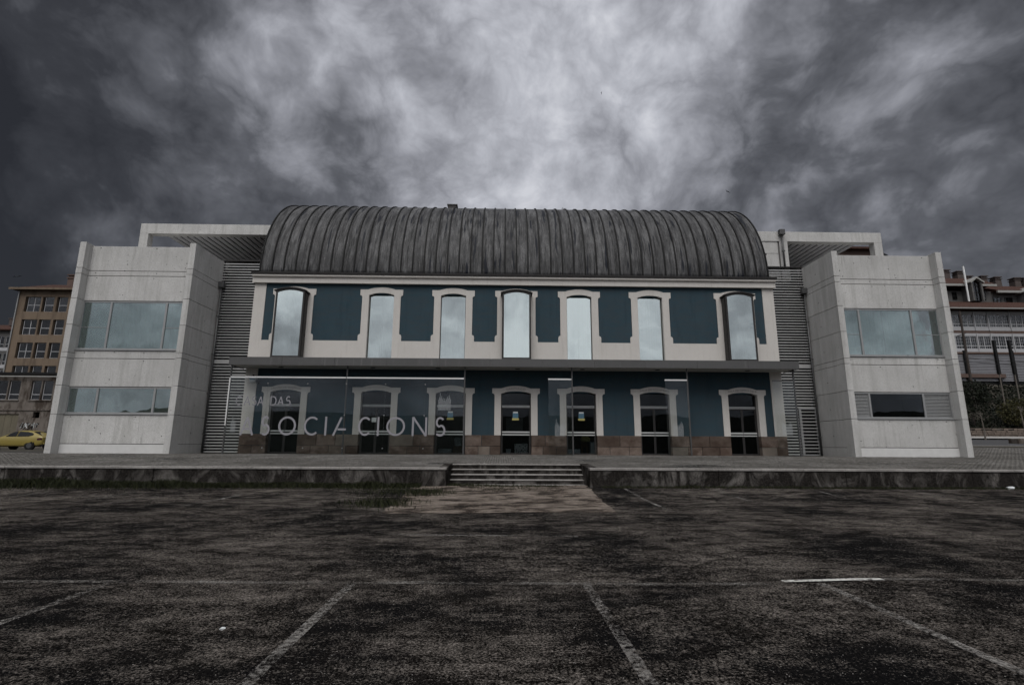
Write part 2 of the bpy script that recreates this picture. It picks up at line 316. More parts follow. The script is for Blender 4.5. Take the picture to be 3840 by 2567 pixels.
def inst(name, me, parent=None, off=(0, 0, 0), bevel=0., rot=None, scale=None, **pr):
    o = bpy.data.objects.new(name, me); COL.objects.link(o)
    off = Vector(off)
    if parent is not None: o.parent = parent; o.location = off-WL[parent.name]; 
    else: o.location = off
    if rot: o.rotation_euler = rot
    if scale: o.scale = scale
    WL[o.name] = off
    for k, v in pr.items(): o[k] = v
    if bevel:
        b = o.modifiers.new('bevel', 'BEVEL'); b.width = bevel; b.segments = 2; b.limit_method = 'ANGLE'
    return o
def thing(name, label, cat, loc=(0, 0, 0), group=None):
    o = bpy.data.objects.new(name, None); COL.objects.link(o); o.location = loc; o.empty_display_size = .3
    o['label'] = label; o['category'] = cat
    if group: o['group'] = group
    WL[o.name] = Vector(loc); return o
def B(x0, x1, y0, y1, z0, z1, skip=''): return MB().box(x0, x1, y0, y1, z0, z1, skip)
def raw(name, v, f, mat, parent=None, **pr):   # large quad mesh from numpy arrays, already in world coordinates
    me = bpy.data.meshes.new(name); k = f.shape[1]
    me.vertices.add(len(v)); me.vertices.foreach_set('co', v.astype(np.float32).ravel())
    me.loops.add(f.size); me.loops.foreach_set('vertex_index', f.astype(np.int32).ravel())
    me.polygons.add(len(f)); me.polygons.foreach_set('loop_start', np.arange(0, f.size, k, dtype=np.int32)); me.polygons.foreach_set('loop_total', np.full(len(f), k, dtype=np.int32))
    me.update(calc_edges=True); me.validate(); me.materials.append(MAT[mat])
    return inst(name, me, parent, **pr)
def sstep(a, b, x):
    t = min(1, max(0, (x-a)/(b-a))); return t*t*(3-2*t)
CX = .77                     # axis of symmetry of the station front

# ================================================================== SETTING
from mathutils import noise as mnoise
def gz(x, y):
    return .09*sstep(14.0, 17.4, y) + .018*(mnoise.noise((x*.35, y*.5, 3.1))) + .006*mnoise.noise((x*1.7, y*1.7, 9))
xs = np.concatenate([[-700, -350, -180, -90, -60], np.arange(-42, 42.1, .35), [60, 90, 180, 350, 700]])
ys = np.concatenate([[-700, -350, -150, -60, -20], np.arange(-6, 20.1, .35), [40, 150, 700]])
gv = np.array([(x, y, gz(x, y)) for y in ys for x in xs]); nx = len(xs)
gf = np.array([(j*nx+i, j*nx+i+1, (j+1)*nx+i+1, (j+1)*nx+i) for j in range(len(ys)-1) for i in range(nx-1)])
ground = raw('ground', gv, gf, 'asphalt', kind='structure')

def strip(name, poly, mat, parent, dz=.004, seg=.4, **pr):       # poly: quad corners a,b,c,d on the ground
    a, b, c, d = [np.array(p, float) for p in poly]
    n = max(1, int(np.linalg.norm(b-a)/seg)); k = max(1, int(np.linalg.norm(d-a)/seg)); v = []
    for j in range(k+1):
        for i in range(n+1):
            p = (a*(1-i/n)+b*(i/n))*(1-j/k)+(d*(1-i/n)+c*(i/n))*(j/k)
            v.append((p[0], p[1], gz(p[0], p[1])+dz))
    f = [(j*(n+1)+i, j*(n+1)+i+1, (j+1)*(n+1)+i+1, (j+1)*(n+1)+i) for j in range(k) for i in range(n)]
    return raw(name, np.array(v), np.array(f), mat, parent, **pr)
def line(p, q, w, mat, dz=.005):
    p, q = np.array(p, float), np.array(q, float); t = (q-p)/np.linalg.norm(q-p); s_ = np.array((-t[1], t[0]))*w/2
    strip('painted_line', (p+s_, q+s_, q-s_, p-s_), mat, ground, dz, .35)
for x in (-9.1, -6.6, -4.1, -1.57, .92, 3.43, 5.95, 8.5): line((x+.02, 3.0), (x, 5.88), .095, 'paint')
line((-14, 6.03), (3.05, 5.86), .10, 'paint3', .009); line((4.25, 6.02), (12, 6.05), .10, 'paint3', .009)
line((3.07, 5.965), (4.22, 6.01), .085, 'paint2', .009)
line((-1.9, 8.95), (1.25, 8.80), .09, 'paint')
for x, y0, y1 in ((3.95, 12.2, 17.1), (6.8, 14.2, 16.9), (9.85, 14.9, 16.6), (13.0, 14.6, 17.0), (-7.4, 12.7, 15.4), (-9.5, 13.2, 15.0), (-10.65, 14.2, 15.8), (-13.2, 13.4, 16), (16.2, 13.8, 17)):
    line((x-.12, y0), (x+.03, y1), .10, 'paint')
# pale broken apron in front of the steps
am = MB(); pts = []
for t in np.linspace(0, 1, 60): pts.append((-2.5+5.05*t+.0, 11.55+.25*t+.10*mnoise.noise((t*9, 0, 1))+.05*mnoise.noise((t*40, 3, 1))))
for t in np.linspace(0, 1, 60)[1:]: pts.append((2.55+.36*t+.10*mnoise.noise((t*11, 5, 2)), 11.8+6.6*t))
for t in np.linspace(0, 1, 60)[1:-1]: pts.append((2.91-5.9*t, 18.4))
for t in np.linspace(0, 1, 60): pts.append((-2.99+.5*t+.35*mnoise.noise((t*5, 9, 2))+.1*mnoise.noise((t*30, 9, 2)), 18.4-6.85*t))
bmA = bmesh.new(); vsA = [bmA.verts.new((x, y, 0)) for x, y in pts]; bmA.faces.new(vsA)
bmesh.ops.triangulate(bmA, faces=bmA.faces[:])
for _ in range(2): bmesh.ops.subdivide_edges(bmA, edges=[e for e in bmA.edges if e.calc_length() > .8], cuts=2, use_grid_fill=True); bmesh.ops.triangulate(bmA, faces=bmA.faces[:])
for v_ in bmA.verts: v_.co.z = gz(v_.co.x, v_.co.y)+.014
meA = bpy.data.meshes.new('concrete_apron'); bmA.to_mesh(meA); bmA.free(); meA.materials.append(MAT['apron'])
inst('concrete_apron', meA, ground)

# ---- raised station platform
PF = 17.6
SX0, SX1, SYB = -1.81, 2.94, 19.6        # recess of the steps
def pz(x, y):
    if y <= 26: return .70+(y-PF)*(.24/8.4)
    s = sstep(22, 27, x); yy = [26, 32, 34, 40, 44, 47, 53.5, 56, 400]; zz_ = [0, .41, .55, .87, 1.18, 1.45, 6.5, 7.6, 9]
    return .94+s*float(np.interp(y, yy, zz_))
def sheet(name, xs, ys, mat, dz, parent=None, skip=None, **pr):
    v = np.array([(x, y, pz(x, y)+dz) for y in ys for x in xs]); n = len(xs)
    f = np.array([(j*n+i, j*n+i+1, (j+1)*n+i+1, (j+1)*n+i) for j in range(len(ys)-1) for i in range(n-1)
                  if not (skip and skip((xs[i]+xs[i+1])/2, (ys[j]+ys[j+1])/2))])
    return raw(name, v, f, mat, parent, **pr)
inrec = lambda x, y: SX0 < x < SX1 and y < SYB
xsp = np.concatenate([np.arange(-60, SX0-.2, 2.0), [SX0, SX1], np.arange(4, 60.1, 2.0)])
platform = sheet('platform', xsp, np.array([PF+.05, 18.6, SYB, 22, 26, 28, 30, 33.3]), 'joint', -.014, skip=inrec, kind='structure')
# paving blocks, half-bond
pw, pl, gp = .10, .20, .008
P = []
for i, x in enumerate(np.arange(-42, 48, pw)):
    y0 = 17.92+(pl/2 if i % 2 else 0)
    y1 = 33.2 if x > 23.6 else 28.0
    yy = np.arange(y0, y1, pl)
    if SX0-.32 < x < SX1+.30: yy = yy[yy > SYB+.34]
    P.append(np.stack([np.full(len(yy), x), yy], 1))
P = np.concatenate(P); n = len(P)
zt = np.array([pz(a+pw/2, b+pl/2) for a, b in P])+rng.normal(0, .0018, n)
tx, ty = rng.normal(0, .0014, n), rng.normal(0, .0018, n)
x0, x1, y0, y1 = P[:, 0]+gp/2, P[:, 0]+pw-gp/2, P[:, 1]+gp/2, P[:, 1]+pl-gp/2
slope = np.array([(pz(a, b+pl)-pz(a, b)) for a, b in P])/2
top = [(x0, y0, zt-tx-ty-slope), (x1, y0, zt+tx-ty-slope), (x1, y1, zt+tx+ty+slope), (x0, y1, zt-tx+ty+slope)]
vv = np.stack([np.stack(t, 1) for t in top]+[np.stack((t[0], t[1], zt-.05), 1) for t in top], 1).reshape(-1, 3)
base = (np.arange(n)*8)[:, None]
ff = np.concatenate([base+np.array([q]) for q in ((0, 1, 2, 3), (4, 5, 1, 0), (5, 6, 2, 1), (6, 7, 3, 2), (7, 4, 0, 3))], 0)
raw('paving_blocks', vv, ff, 'paver', platform, kind='stuff')
# front wall in cast lengths, and its coping
def wallrun(xa, xb, ln):
    k = max(1, round((xb-xa)/ln)); st = (xb-xa)/k
    for i in range(k):
        a, b = xa+i*st, xa+(i+1)*st
        B(a+.008, b-.008, PF+random.uniform(-.006, .006), PF+.3, -.2, .63).build('wall_panel', 'dirt_and_shade', platform, bevel=.012)
        j = max(1, round(st/1.5)); w = st/j
        for q in range(j):
            B(a+q*w+.004, a+(q+1)*w-.004, PF-.035+random.uniform(-.004, .004), PF+.31, .632, .705+random.uniform(-.003, .003)).build('coping_stone', 'step', platform, bevel=.012)
wallrun(-40, SX0-.0, 4.6); wallrun(SX1, 46, 4.4)
for x0_, x1_ in ((SX0-.30, SX0), (SX1, SX1+.30)):
    MB().prismx([(PF+.315, -.1), (SYB+.3, -.1), (SYB+.3, pz(0, SYB+.3)+.004), (PF+.315, .705)], x0_+.002, x1_-.002).build('cheek_wall', 'dirt_and_shade', platform, bevel=.01)
steps = thing('entrance_steps', 'four worn concrete steps set into the platform edge', 'steps', (.56, 18.6, 0))
zs = [.09, .255, .42, .585, .752]
B(SX0+.01, SX1-.01, 18.25, 18.75, -.1, zs[0]+.012).build('bottom_slab', 'step', steps, bevel=.01)
for i in range(4):
    yn = 18.7+.3*i
    B(SX0+.012, SX1-.012, yn, yn+.45 if i < 3 else SYB+.32, -.1, zs[i+1]-.035).build('riser', 'dirt_and_shade', steps)  # riser shade painted in: darker stained concrete than the treads
    B(SX0+.014, SX1-.014, yn-.03, yn+.40 if i < 3 else SYB+.325, zs[i+1]-.034, zs[i+1]).build('tread', 'step', steps, bevel=.008)

# ---- ground behind the station, road and hillside to the right
sheet('terrain', np.concatenate([[-400, -200, -100], np.arange(-60, 23, 6), np.arange(23, 62, 1.5), [80, 120, 250, 500]]), np.concatenate([[33.25, 34, 36, 38, 40, 42, 44], np.arange(45, 58, 1.0), [70, 100, 200, 400]]), 'earth', -.02, kind='structure')
sheet('road', np.arange(24, 80, 2.0), np.array([35.2, 37, 39, 41, 43]), 'road', .03, kind='structure')
sheet('pavement', np.arange(24, 80, 2.0), np.array([43.2, 44.4, 45.6]), 'kerb', .13, kind='structure')
sheet('kerb', np.arange(23.5, 38.2, .9), np.array([33.35, 33.7]), 'kerb', .10, kind='structure')
# wooded ridge behind the camera (seen in the glass)
hx = np.linspace(-420, 420, 150); hv = []; prof = [(-40, 0), (-70, .25), (-110, .7), (-150, 1.), (-230, .8), (-320, 0)]
for j, (hy, k) in enumerate(prof):
    for x in hx:
        H = 12.5+4*mnoise.noise((x*.006, 2.2, 0))+2.5*mnoise.noise((x*.03, 7, 0))
        if j in (2, 3): H += 2.2*abs(mnoise.noise((x*.35, j, 0)))+2.5*max(0, mnoise.noise((x*.12, j, 4)))
        hv.append((x, hy, max(-.5, H*k)-.3*(k == 0)))
hn = len(hx); hf = np.array([(j*hn+i, (j+1)*hn+i, (j+1)*hn+i+1, j*hn+i+1) for j in range(len(prof)-1) for i in range(hn-1)])
raw('hills', np.array(hv), hf, 'hill', kind='structure')

# ================================================================== STATION BUILDING
FB = .93                      # floor level at the front
bld = thing('station_building', 'two-storey former station with blue walls, pale surrounds and grey barrel roof', 'building', (CX, 28, FB))
CEN = [-12.38, -7.54, -3.53, 0, 3.53, 7.54, 12.38]
FY0 = 28.0
def arcpts(hw, z0, z1, n=14, rev=False):      # shallow arch from (-hw,z0) over (0,z1) to (hw,z0)
    h = z1-z0; r = (hw*hw+h*h)/(2*h); a = math.asin(hw/r)
    p = [(r*math.sin(t), z1-r+r*math.cos(t)) for t in np.linspace(-a, a, n)]
    return p[::-1] if rev else p
# blue wall leaf, built around its openings
m = MB(); edges = [-14.6]
def piers(z0, z1, hw):
    e = -14.58
    for c_ in CEN:
        m.box(CX+e, CX+c_-hw, FY0, FY0+.34, z0, z1); e = c_+hw
    m.box(CX+e, CX+14.58, FY0, FY0+.34, z0, z1)
piers(FB, 4.24, .92); m.box(CX-14.58, CX+14.58, FY0, FY0+.34, 4.24, 5.9); piers(5.9, 9.70, .82); m.box(CX-14.58, CX+14.58, FY0, FY0+.34, 9.70, 10.9)
m.build('blue_wall', 'blue', bld)
# shell behind the front
m = MB()
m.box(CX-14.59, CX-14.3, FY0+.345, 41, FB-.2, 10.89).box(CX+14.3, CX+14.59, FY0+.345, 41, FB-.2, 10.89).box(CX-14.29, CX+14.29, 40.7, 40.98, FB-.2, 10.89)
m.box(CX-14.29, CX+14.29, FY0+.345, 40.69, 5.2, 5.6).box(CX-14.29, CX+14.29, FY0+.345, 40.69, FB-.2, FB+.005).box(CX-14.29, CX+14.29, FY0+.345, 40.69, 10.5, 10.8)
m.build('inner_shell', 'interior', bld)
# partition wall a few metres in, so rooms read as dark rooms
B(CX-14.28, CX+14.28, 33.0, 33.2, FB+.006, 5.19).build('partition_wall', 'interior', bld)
# corner strips
for s in (-1, 1):
    a, b = sorted((CX+s*13.98, CX+s*14.62))
    B(a, b, FY0-.035, FY0+.30, 7.0, 10.27).build('corner_strip', 'render', bld)
    B(a, b, FY0-.035, FY0+.30, 1.965, 5.6).build('corner_strip', 'render', bld)
# pale band under the upper windows
e = -14.62
for c_ in CEN+[99]:
    r_ = c_-1.19 if c_ < 90 else 14.62
    if r_-e > .02: B(CX+e, CX+r_, FY0-.036, FY0+.10, 5.7, 7.02).build('plaster_band', 'render', bld)
    e = c_+1.19
# window and door surrounds
def ear(hi, ho, z0, z1, n=6):   # concave quarter from (hi,z0) out to (ho,z1)
    return [(ho-(ho-hi)*math.cos(t), z0+(z1-z0)*math.sin(t)) for t in np.linspace(0, math.pi/2, n)]
def surround_poly(zb, zt, zarch, hw_open, zsp, zmid, ho, hi, ear0, ear1, foot=None):
    L = []
    if foot: f0, f1, f2 = foot; right = [(ho, zb), (ho, f1)]+[(hi+(ho-hi)*math.cos(t), f1+(f2-f1)*math.sin(t)) for t in np.linspace(0, math.pi/2, 6)]
    else: right = [(hi, zb)]
    right += ear(hi, ho, ear0, ear1)+[(ho, zt)]
    arch = arcpts(.78, zt, zarch, 14, True)
    left = [(-x, z) for x, z in right][::-1]
    inner = [(-hw_open, zb), (-hw_open, zsp)]+arcpts(hw_open, zsp, zmid, 14)[1:-1]+[(hw_open, zsp), (hw_open, zb)]
    return right+arch+left+inner
up = MB().prism(surround_poly(5.7, 9.95, 10.08, .70, 9.64, 9.76, 1.19, 1.07, 9.50, 9.62, (5.7, 7.28, 7.40)), -.04, .30).mesh('window_surround')
lo = MB().prism(surround_poly(1.955, 4.46, 4.60, .81, 4.18, 4.31, 1.29, 1.16, 4.06, 4.19), -.04, .30).mesh('door_surround')
up.materials.append(MAT['render']); lo.materials.append(MAT['render'])
# rectangular wall behind an arch corner is hidden by a lintel piece
lint = MB().prism([(-.95, 9.80)]+arcpts(.72, 9.66, 9.77, 10)[0:0]+[(-.95, 9.62), (-.705, 9.62), (-.705, 9.645)]+[(x, z+.004) for x, z in arcpts(.705, 9.645, 9.762, 12)][1:-1]+[(.705, 9.645), (.705, 9.62), (.95, 9.62), (.95, 9.80)], .301, .34).mesh('lintel'); lint.materials.append(MAT['render'])
SUR_U, SUR_D = [], []
for i, c_ in enumerate(CEN):
    SUR_U.append(inst('window_surround', up, bld, (CX+c_, FY0, 0))); SUR_D.append(inst('door_surround', lo, bld, (CX+c_, FY0, 0)))
# incised lettering over the doors (station rooms)
def text_mesh(txt, size, ext=.003, spacing=1.0, arc=None):
    cu = bpy.data.curves.new('t', 'FONT'); cu.body = txt; cu.size = size; cu.extrude = ext; cu.align_x = 'CENTER'; cu.space_character = spacing; cu.resolution_u = 2
    o = bpy.data.objects.new('t', cu); COL.objects.link(o); dg = bpy.context.evaluated_depsgraph_get()
    me = bpy.data.meshes.new_from_object(o.evaluated_get(dg)); bpy.data.objects.remove(o)
    for v in me.vertices:
        x, y, z = v.co
        dz = 0
        if arc: dz = -arc*x*x
        v.co = (x, -z, y+dz)
    return me
for i, t in ((0, 'SALON DE VIAJEROS'), (3, 'SANTIAGO'), (5, 'SALA DE EQUIPAJES'), (6, 'SALA DE ESPERA DE 3ª')):
    me = text_mesh(t, .185 if len(t) < 10 else .152, .0035, 1.12 if len(t) < 10 else .98, .16)
    wmax = max(abs(v.co.x) for v in me.vertices)
    lim = .52 if len(t) < 10 else .80
    for v in me.vertices: v.co.x *= lim/wmax
    me.materials.append(MAT['incised']); inst('inscription', me, SUR_D[i], (CX+CEN[i], FY0-.0425, 4.375))
# cornice and gutter
co = MB().prismx([(FY0-.02, 10.25), (FY0-.20, 10.25), (FY0-.20, 10.52), (FY0-.25, 10.56), (FY0-.32, 10.60), (FY0-.32, 10.70), (FY0+.2, 10.70)], CX-14.7, CX+14.7).build('cornice', 'render', bld)
MB().prismx([(FY0-.10, 10.702), (FY0-.36, 10.702), (FY0-.38, 10.80), (FY0-.34, 10.83), (FY0-.10, 10.80)], CX-14.74, CX+14.74).build('gutter', 'dark_metal', bld)
# barrel roof
RR, RZ, RYC = 6.5, 10.82, FY0-.05+6.5
def rp(t, r): return (RYC-r*math.cos(t), RZ+r*math.sin(t))
HWR = 14.42
arc_ = [rp(t, RR-.03) for t in np.linspace(0, math.pi, 48)]
roof = MB().prismx(arc_, CX-HWR, CX+HWR).build('roof', 'seam', bld)
NP = 44; pwid = 2*HWR/NP
def arcstrip(x0, x1, ra, rb, n=56, t1=2.4, flat=False):
    v, f = [], []
    for i, t in enumerate(np.linspace(0, t1, n)):
        for r in (ra, rb):
            for x in (x0, x1): v.append((x, rp(t, r)[0], rp(t, r)[1]))
    for i in range(n-1):
        o = 4*i; f += [(o+2, o+3, o+7, o+6)]+([] if flat else [(o, o+2, o+6, o+4), (o+1, o+5, o+7, o+3)])
    f += [(0, 1, 3, 2)]
    return MB().add(v, f)
pm = arcstrip(.012, pwid-.012, RR-.04, RR, flat=True).mesh('roof_panel', True); pm.materials.append(MAT['zinc'])
for p in pm.polygons: p.use_smooth = True
smm = arcstrip(-.034, .034, RR-.02, RR+.06).mesh('roof_seam'); smm.materials.append(MAT['seam'])
for i in range(NP): inst('roof_panel', pm, roof, (CX-HWR+i*pwid, random.uniform(-.006, .006), 0))
for i in range(NP+1): inst('roof_seam', smm, roof, (CX-HWR+i*pwid, 0, 0))
rb = MB().box(-3.80, -3.22, 33.0, 33.6, 17.0, 17.55).box(-3.86, -3.16, 32.95, 33.65, 17.55, 17.62); rb.build('roof_vent', 'dark_metal', roof)
an = MB(); an.tube([(4.2, 34, 17.2), (4.2, 34, 18.0)], .012, 5)
for k in range(4): an.tube([(4.08+.09*k, 34, 17.55), (4.16+.09*k, 34, 17.95)], .010, 4)
an.tube([(4.05, 34, 17.6), (4.5, 34, 17.75)], .01, 4); an.build('aerial', 'dark_metal', roof)
for s in (-1, 1):
    B(*sorted((CX+s*HWR-.03, CX+s*(HWR+.16))), 28.2, 28.4, 12.35, 12.45).build('roof_bracket', 'dark_metal', roof)

# ---- upper windows
def arched(hw, zb, zs_, zm, inset=0.): return [(hw-inset, zb+inset), *[(x*(hw-inset)/hw, z-inset) for x, z in arcpts(hw, zs_, zm, 14, True)], (-hw+inset, zb+inset)]
def ring(outer, inner): return outer+[outer[0]]+[inner[0]]+inner[::-1]
def frame_mesh(hw, zb, zs_, zm, w, y0, y1):
    o_ = arched(hw, zb, zs_, zm); i_ = arched(hw, zb, zs_, zm, w); n = len(o_); mb = MB()
    for k in range(n):
        a, b = k, (k+1) % n
        v = [(o_[a][0], y0, o_[a][1]), (o_[b][0], y0, o_[b][1]), (i_[b][0], y0, i_[b][1]), (i_[a][0], y0, i_[a][1])]
        v += [(x, y1, z) for x, _, z in v]
        mb.add(v, [(0, 1, 2, 3), (7, 6, 5, 4), (0, 4, 5, 1), (2, 6, 7, 3)])
    return mb
def curtain(parent, x0, x1, y, z0, z1, n=60, amp=.025):
    v, f = [], []; ph = random.random()*9
    xm = (x0+x1)/2
    for xa, xb in ((x0, xm-.012), (xm+.012, x1)):
        o_ = len(v); k_ = n//2
        for i in range(k_+1):
            x = xa+(xb-xa)*i/k_; yy_ = y+amp*math.sin(ph+x*21)+.6*amp*math.sin(ph*2+x*47)+.10*math.exp(-abs(x-xm)/.05)
            v += [(x, yy_, z0), (x, yy_, z1)]
        for i in range(k_): f.append((o_+2*i, o_+2*i+2, o_+2*i+3, o_+2*i+1))
    return MB().add(v, f).build('curtain', 'curtain', parent, smooth=True)
for i, c_ in enumerate(CEN):
    x = CX+c_
    if i in (0, 3, 6):        # projecting bay boxes
        hw = .775; yf = FY0-.60
        w_ = frame_mesh(hw, 5.98, 9.66, 9.80, .085, yf, yf+.07)
        wo_ = w_.build('bay_window', 'dark_metal', bld, (x, 0, 0))
        MB().prism([(px, pz_) for px, pz_ in arched(hw, 5.98, 9.66, 9.80, .08)], yf+.025, yf+.035).build('pane', 'pane', wo_, (x, 0, 0))
        for s in (-1, 1):
            sb = MB().box(*sorted((s*hw, s*(hw-.03))), yf+.072, FY0-.03, 5.98, 9.655)
            for zz0, zz1 in ((6.05, 7.15), (7.25, 8.4), (8.5, 9.55)): sb.box(*sorted((s*hw, s*(hw+.02))), yf+.14, FY0-.12, zz0, zz1)
            sb.build('side_panel', 'dark_metal', wo_, (x, 0, 0))
        ar = arcpts(hw+.10, 9.645, 9.81, 14); ar2 = [(px, pz_+.055) for px, pz_ in ar]
        MB().prism([(px, pz_) for px, pz_ in ar2[::-1]]+ar, yf-.06, FY0-.03).build('bay_roof', 'dark_metal', wo_, (x, 0, 0))
        B(-hw, hw, yf+.072, FY0-.03, 5.98, 6.03).build('bay_floor', 'dark_metal', wo_, (x, 0, 0))
        curtain(wo_, x-hw+.06, x+hw-.06, yf+.22, 6.04, 9.62)
    else:
        wo_ = frame_mesh(.70, 5.6, 9.64, 9.76, .035, FY0+.17, FY0+.235).build('window', 'dark_metal', bld, (x, 0, 0))
        MB().prism(arched(.70, 5.6, 9.64, 9.76, .03), FY0+.195, FY0+.205).build('pane', 'pane', wo_, (x, 0, 0))
        inst('lintel', lint, bld, (x, FY0, 0))
        curtain(wo_, x-.8, x+.8, FY0+.48, 5.62, 9.95)
# ---- doors
def leaf(parent, x, x0, x1, z0, z1, y, w=.055):
    mb = MB().box(x0, x0+w, y, y+.05, z0, z1).box(x1-w, x1, y, y+.05, z0, z1).box(x0+w, x1-w, y+.001, y+.049, z0, z0+w+.03).box(x0+w, x1-w, y+.001, y+.049, z1-w, z1)
    o = mb.build('door_leaf', 'dark_metal', parent, (x, 0, 0))
    B(x0+w-.01, x1-w+.01, y+.02, y+.03, z0+.03, z1-.03).build('pane', 'dglass', o, (x, 0, 0))
    for za, zb in ((2.085, 2.165), (1.955, 2.02)): B(x0+.01, x1-.01, y-.03, y-.005, za, zb).build('push_bar', 'bar', o, (x, 0, 0), bevel=.008)
    return o
for i, c_ in enumerate(CEN):
    x = CX+c_; yd = FY0+.22
    d = frame_mesh(.81, FB, 4.18, 4.31, .05, yd, yd+.09).build('door', 'dark_metal', bld, (x, 0, 0))
    tb = B(-.76, .76, yd-.01, yd+.085, 3.44, 3.50).box(-.76, .76, yd-.02, yd+.085, 3.515, 3.56); tb.build('transom_bar', 'alu', d, (x, 0, 0))
    MB().prism([(px, pz_) for px, pz_ in [(.765, 3.56)]+arcpts(.765, 4.135, 4.262, 14, True)+[(-.765, 3.56)]], yd+.04, yd+.05).build('transom_pane', 'dglass', d, (x, 0, 0))
    leaf(d, x, -.76, -.004, FB+.02, 3.435, yd+.02) if i in (0, 1, 5, 6) else None
    leaf(d, x, .004, .76, FB+.02, 3.435, yd+.02) if i in (0, 1, 5, 6) else None
    if i in (2, 3, 4): leaf(d, x, -.76, .76, FB+.02, 3.435, yd+.02, .045)
    B(-.81, .81, FY0-.05, FY0+.34, FB-.02, FB+.018).build('threshold', 'stone', d, (x, 0, 0))
# ---- granite plinth, block by block
e = -14.62
for k, c_ in enumerate(CEN+[99]):
    r_ = c_-.82 if c_ < 90 else 14.62
    L_ = r_-e; ns = max(1, round(L_/1.25))
    for row, (z0, z1) in enumerate(((FB-.02, 1.366), (1.382, 1.955))):
        nn = ns if row else max(1, ns+random.choice((0, 1, 1)))
        cuts = sorted([0, 1]+[min(.92, max(.08, (q+random.uniform(-.22, .22))/nn)) for q in range(1, nn)])
        for q in range(nn):
            a, b = e+L_*cuts[q], e+L_*cuts[q+1]
            B(CX+a+.009, CX+b-.009, FY0-.055+random.uniform(-.012, .012), FY0+.30, z0, z1).build('stone', 'stone', bld, bevel=.012)
    e = c_+.82

# ================================================================== CANOPY
can = thing('entrance_canopy', 'long flat grey metal canopy on thin posts across the station front', 'canopy', (CX, 26.4, FB))
CYF = 26.4
B(CX-14.74, CX+14.74, CYF+.035, FY0-.04, 5.44, 5.78).build('slab', 'soffit', can)
B(CX-14.74, CX+14.74, CYF+.035, FY0-.04, 5.785, 5.80).build('top_sheet', 'canopy', can)
npn = 11; w = 29.5/npn
for i in range(npn): B(CX-14.75+i*w+.004, CX-14.75+(i+1)*w-.004, CYF+random.uniform(-.003, .003), CYF+.033, 5.40, 5.82).build('fascia_panel', 'canopy', can, bevel=.006)
for s in (-1, 1): B(*sorted((CX+s*14.742, CX+s*14.775)), CYF+.035, FY0-.03, 5.40, 5.82).build('fascia_panel', 'canopy', can)
GY = 26.75
POSTS = [-14.02, -8.04, -1.94, 3.66, 9.73, 15.39]
for px in POSTS: MB().box(px-.035, px+.035, GY+.02, GY+.09, .90, 5.438).build('post', 'post', can, bevel=.006)
for px in (-11.69, -6.86, -3.4, .83, 4.30, 8.34, 13.23):
    MB().tube([(px, 27.3, 5.415), (px, 27.3, 5.438)], .13, 20).build('downlight', 'black', can)

# ---- stroke alphabet for the lettering on the glass
def arcl(cx, cz, rx, rz, a0, a1, n=28): return [(cx+rx*math.cos(R(a)), cz+rz*math.sin(R(a))) for a in np.linspace(a0, a1, n)]
def glyph(ch, w, h, half=False):
    t = h*.105; i = t/2
    if ch == 'A':
        if half: return [[(i, 0), (w*.5, h*.97)], [(w*.30, h*.33), (w*.78, h*.33)]]
        return [[(i, 0), (w*.5, h-i)], [(w*.5, h-i), (w-i, 0)], [(w*.2, h*.33), (w*.8, h*.33)]]
    if ch == 'O': return [arcl(w/2, h/2, w/2-i, h/2-i, 0, 360, 48)]
    if ch == 'C': return [arcl(w*.56, h/2, w*.56-i, h/2-i, 48, 312, 36)]
    if ch == 'I': return [[(w/2, 0), (w/2, h)]]
    if ch == 'N': return [[(i, 0), (i, h)], [(i, h), (w-i, 0)], [(w-i, 0), (w-i, h)]]
    if ch == 'D': return [[(i, 0), (i, h)], [(i, i), (w*.42, i)]+arcl(w*.42, h/2, w*.58-i, h/2-i, -90, 90, 24)+[(i, h-i)]]
    if ch == 'S':
        r1, r2 = h*.235, h*.265
        return [arcl(w/2, h-i-r1+i*.3, w*.42-i, r1, 35, 250, 20)+arcl(w/2, i+r2-i*.3, w*.5-i, r2, 75, -140, 22)]
def stroke(mb, pts, t, y0, y1):
    P_ = [np.array(p, float) for p in pts]; closed = np.linalg.norm(P_[0]-P_[-1]) < 1e-6 and len(P_) > 4; n = len(P_); Ls, Rs = [], []
    for k in range(n):
        a = P_[k-1] if k else (P_[-2] if closed else P_[k]); b = P_[k+1] if k < n-1 else (P_[1] if closed else P_[k])
        d = (b-a)/np.linalg.norm(b-a); nn = np.array((-d[1], d[0]))*t/2; Ls.append(P_[k]+nn); Rs.append(P_[k]-nn)
    for k in range(n-1):
        q = [Ls[k], Rs[k], Rs[k+1], Ls[k+1]]
        mb.add([(p[0], y0, p[1]) for p in q]+[(p[0], y1, p[1]) for p in q], [(0, 1, 2, 3), (7, 6, 5, 4), (0, 4, 5, 1), (1, 5, 6, 2), (2, 6, 7, 3), (3, 7, 4, 0)])
def letter(ch, x0, x1, z0, z1, parent, half=False, kt=1.):
    mb = MB(); h = z1-z0
    for k, g in enumerate(glyph(ch, x1-x0, h, half)): stroke(mb, [(x0+a, z0+b) for a, b in g], h*.105*kt, GY-.0125-.0004*k, GY-.0075)
    mb.build('letter', 'letter', parent)
def logo(x0, x1, z0, z1, parent, nb=17):
    mb = MB(); pr = [.60, .72, .86, .68, .80, .62, .70, .56, .66, .54, .68, .60, .76, .66, .84, .74, .62]; spire = {2: 1.}
    w_ = (x1-x0)/nb
    for k in range(nb):
        h = (spire.get(k, pr[k % 17]))*(z1-z0); mb.box(x0+k*w_, x0+k*w_+w_*.30, GY-.0125, GY-.0075, z0, z0+h)
        if k in spire: pass
    mb.build('etched_mark', 'etch', parent)
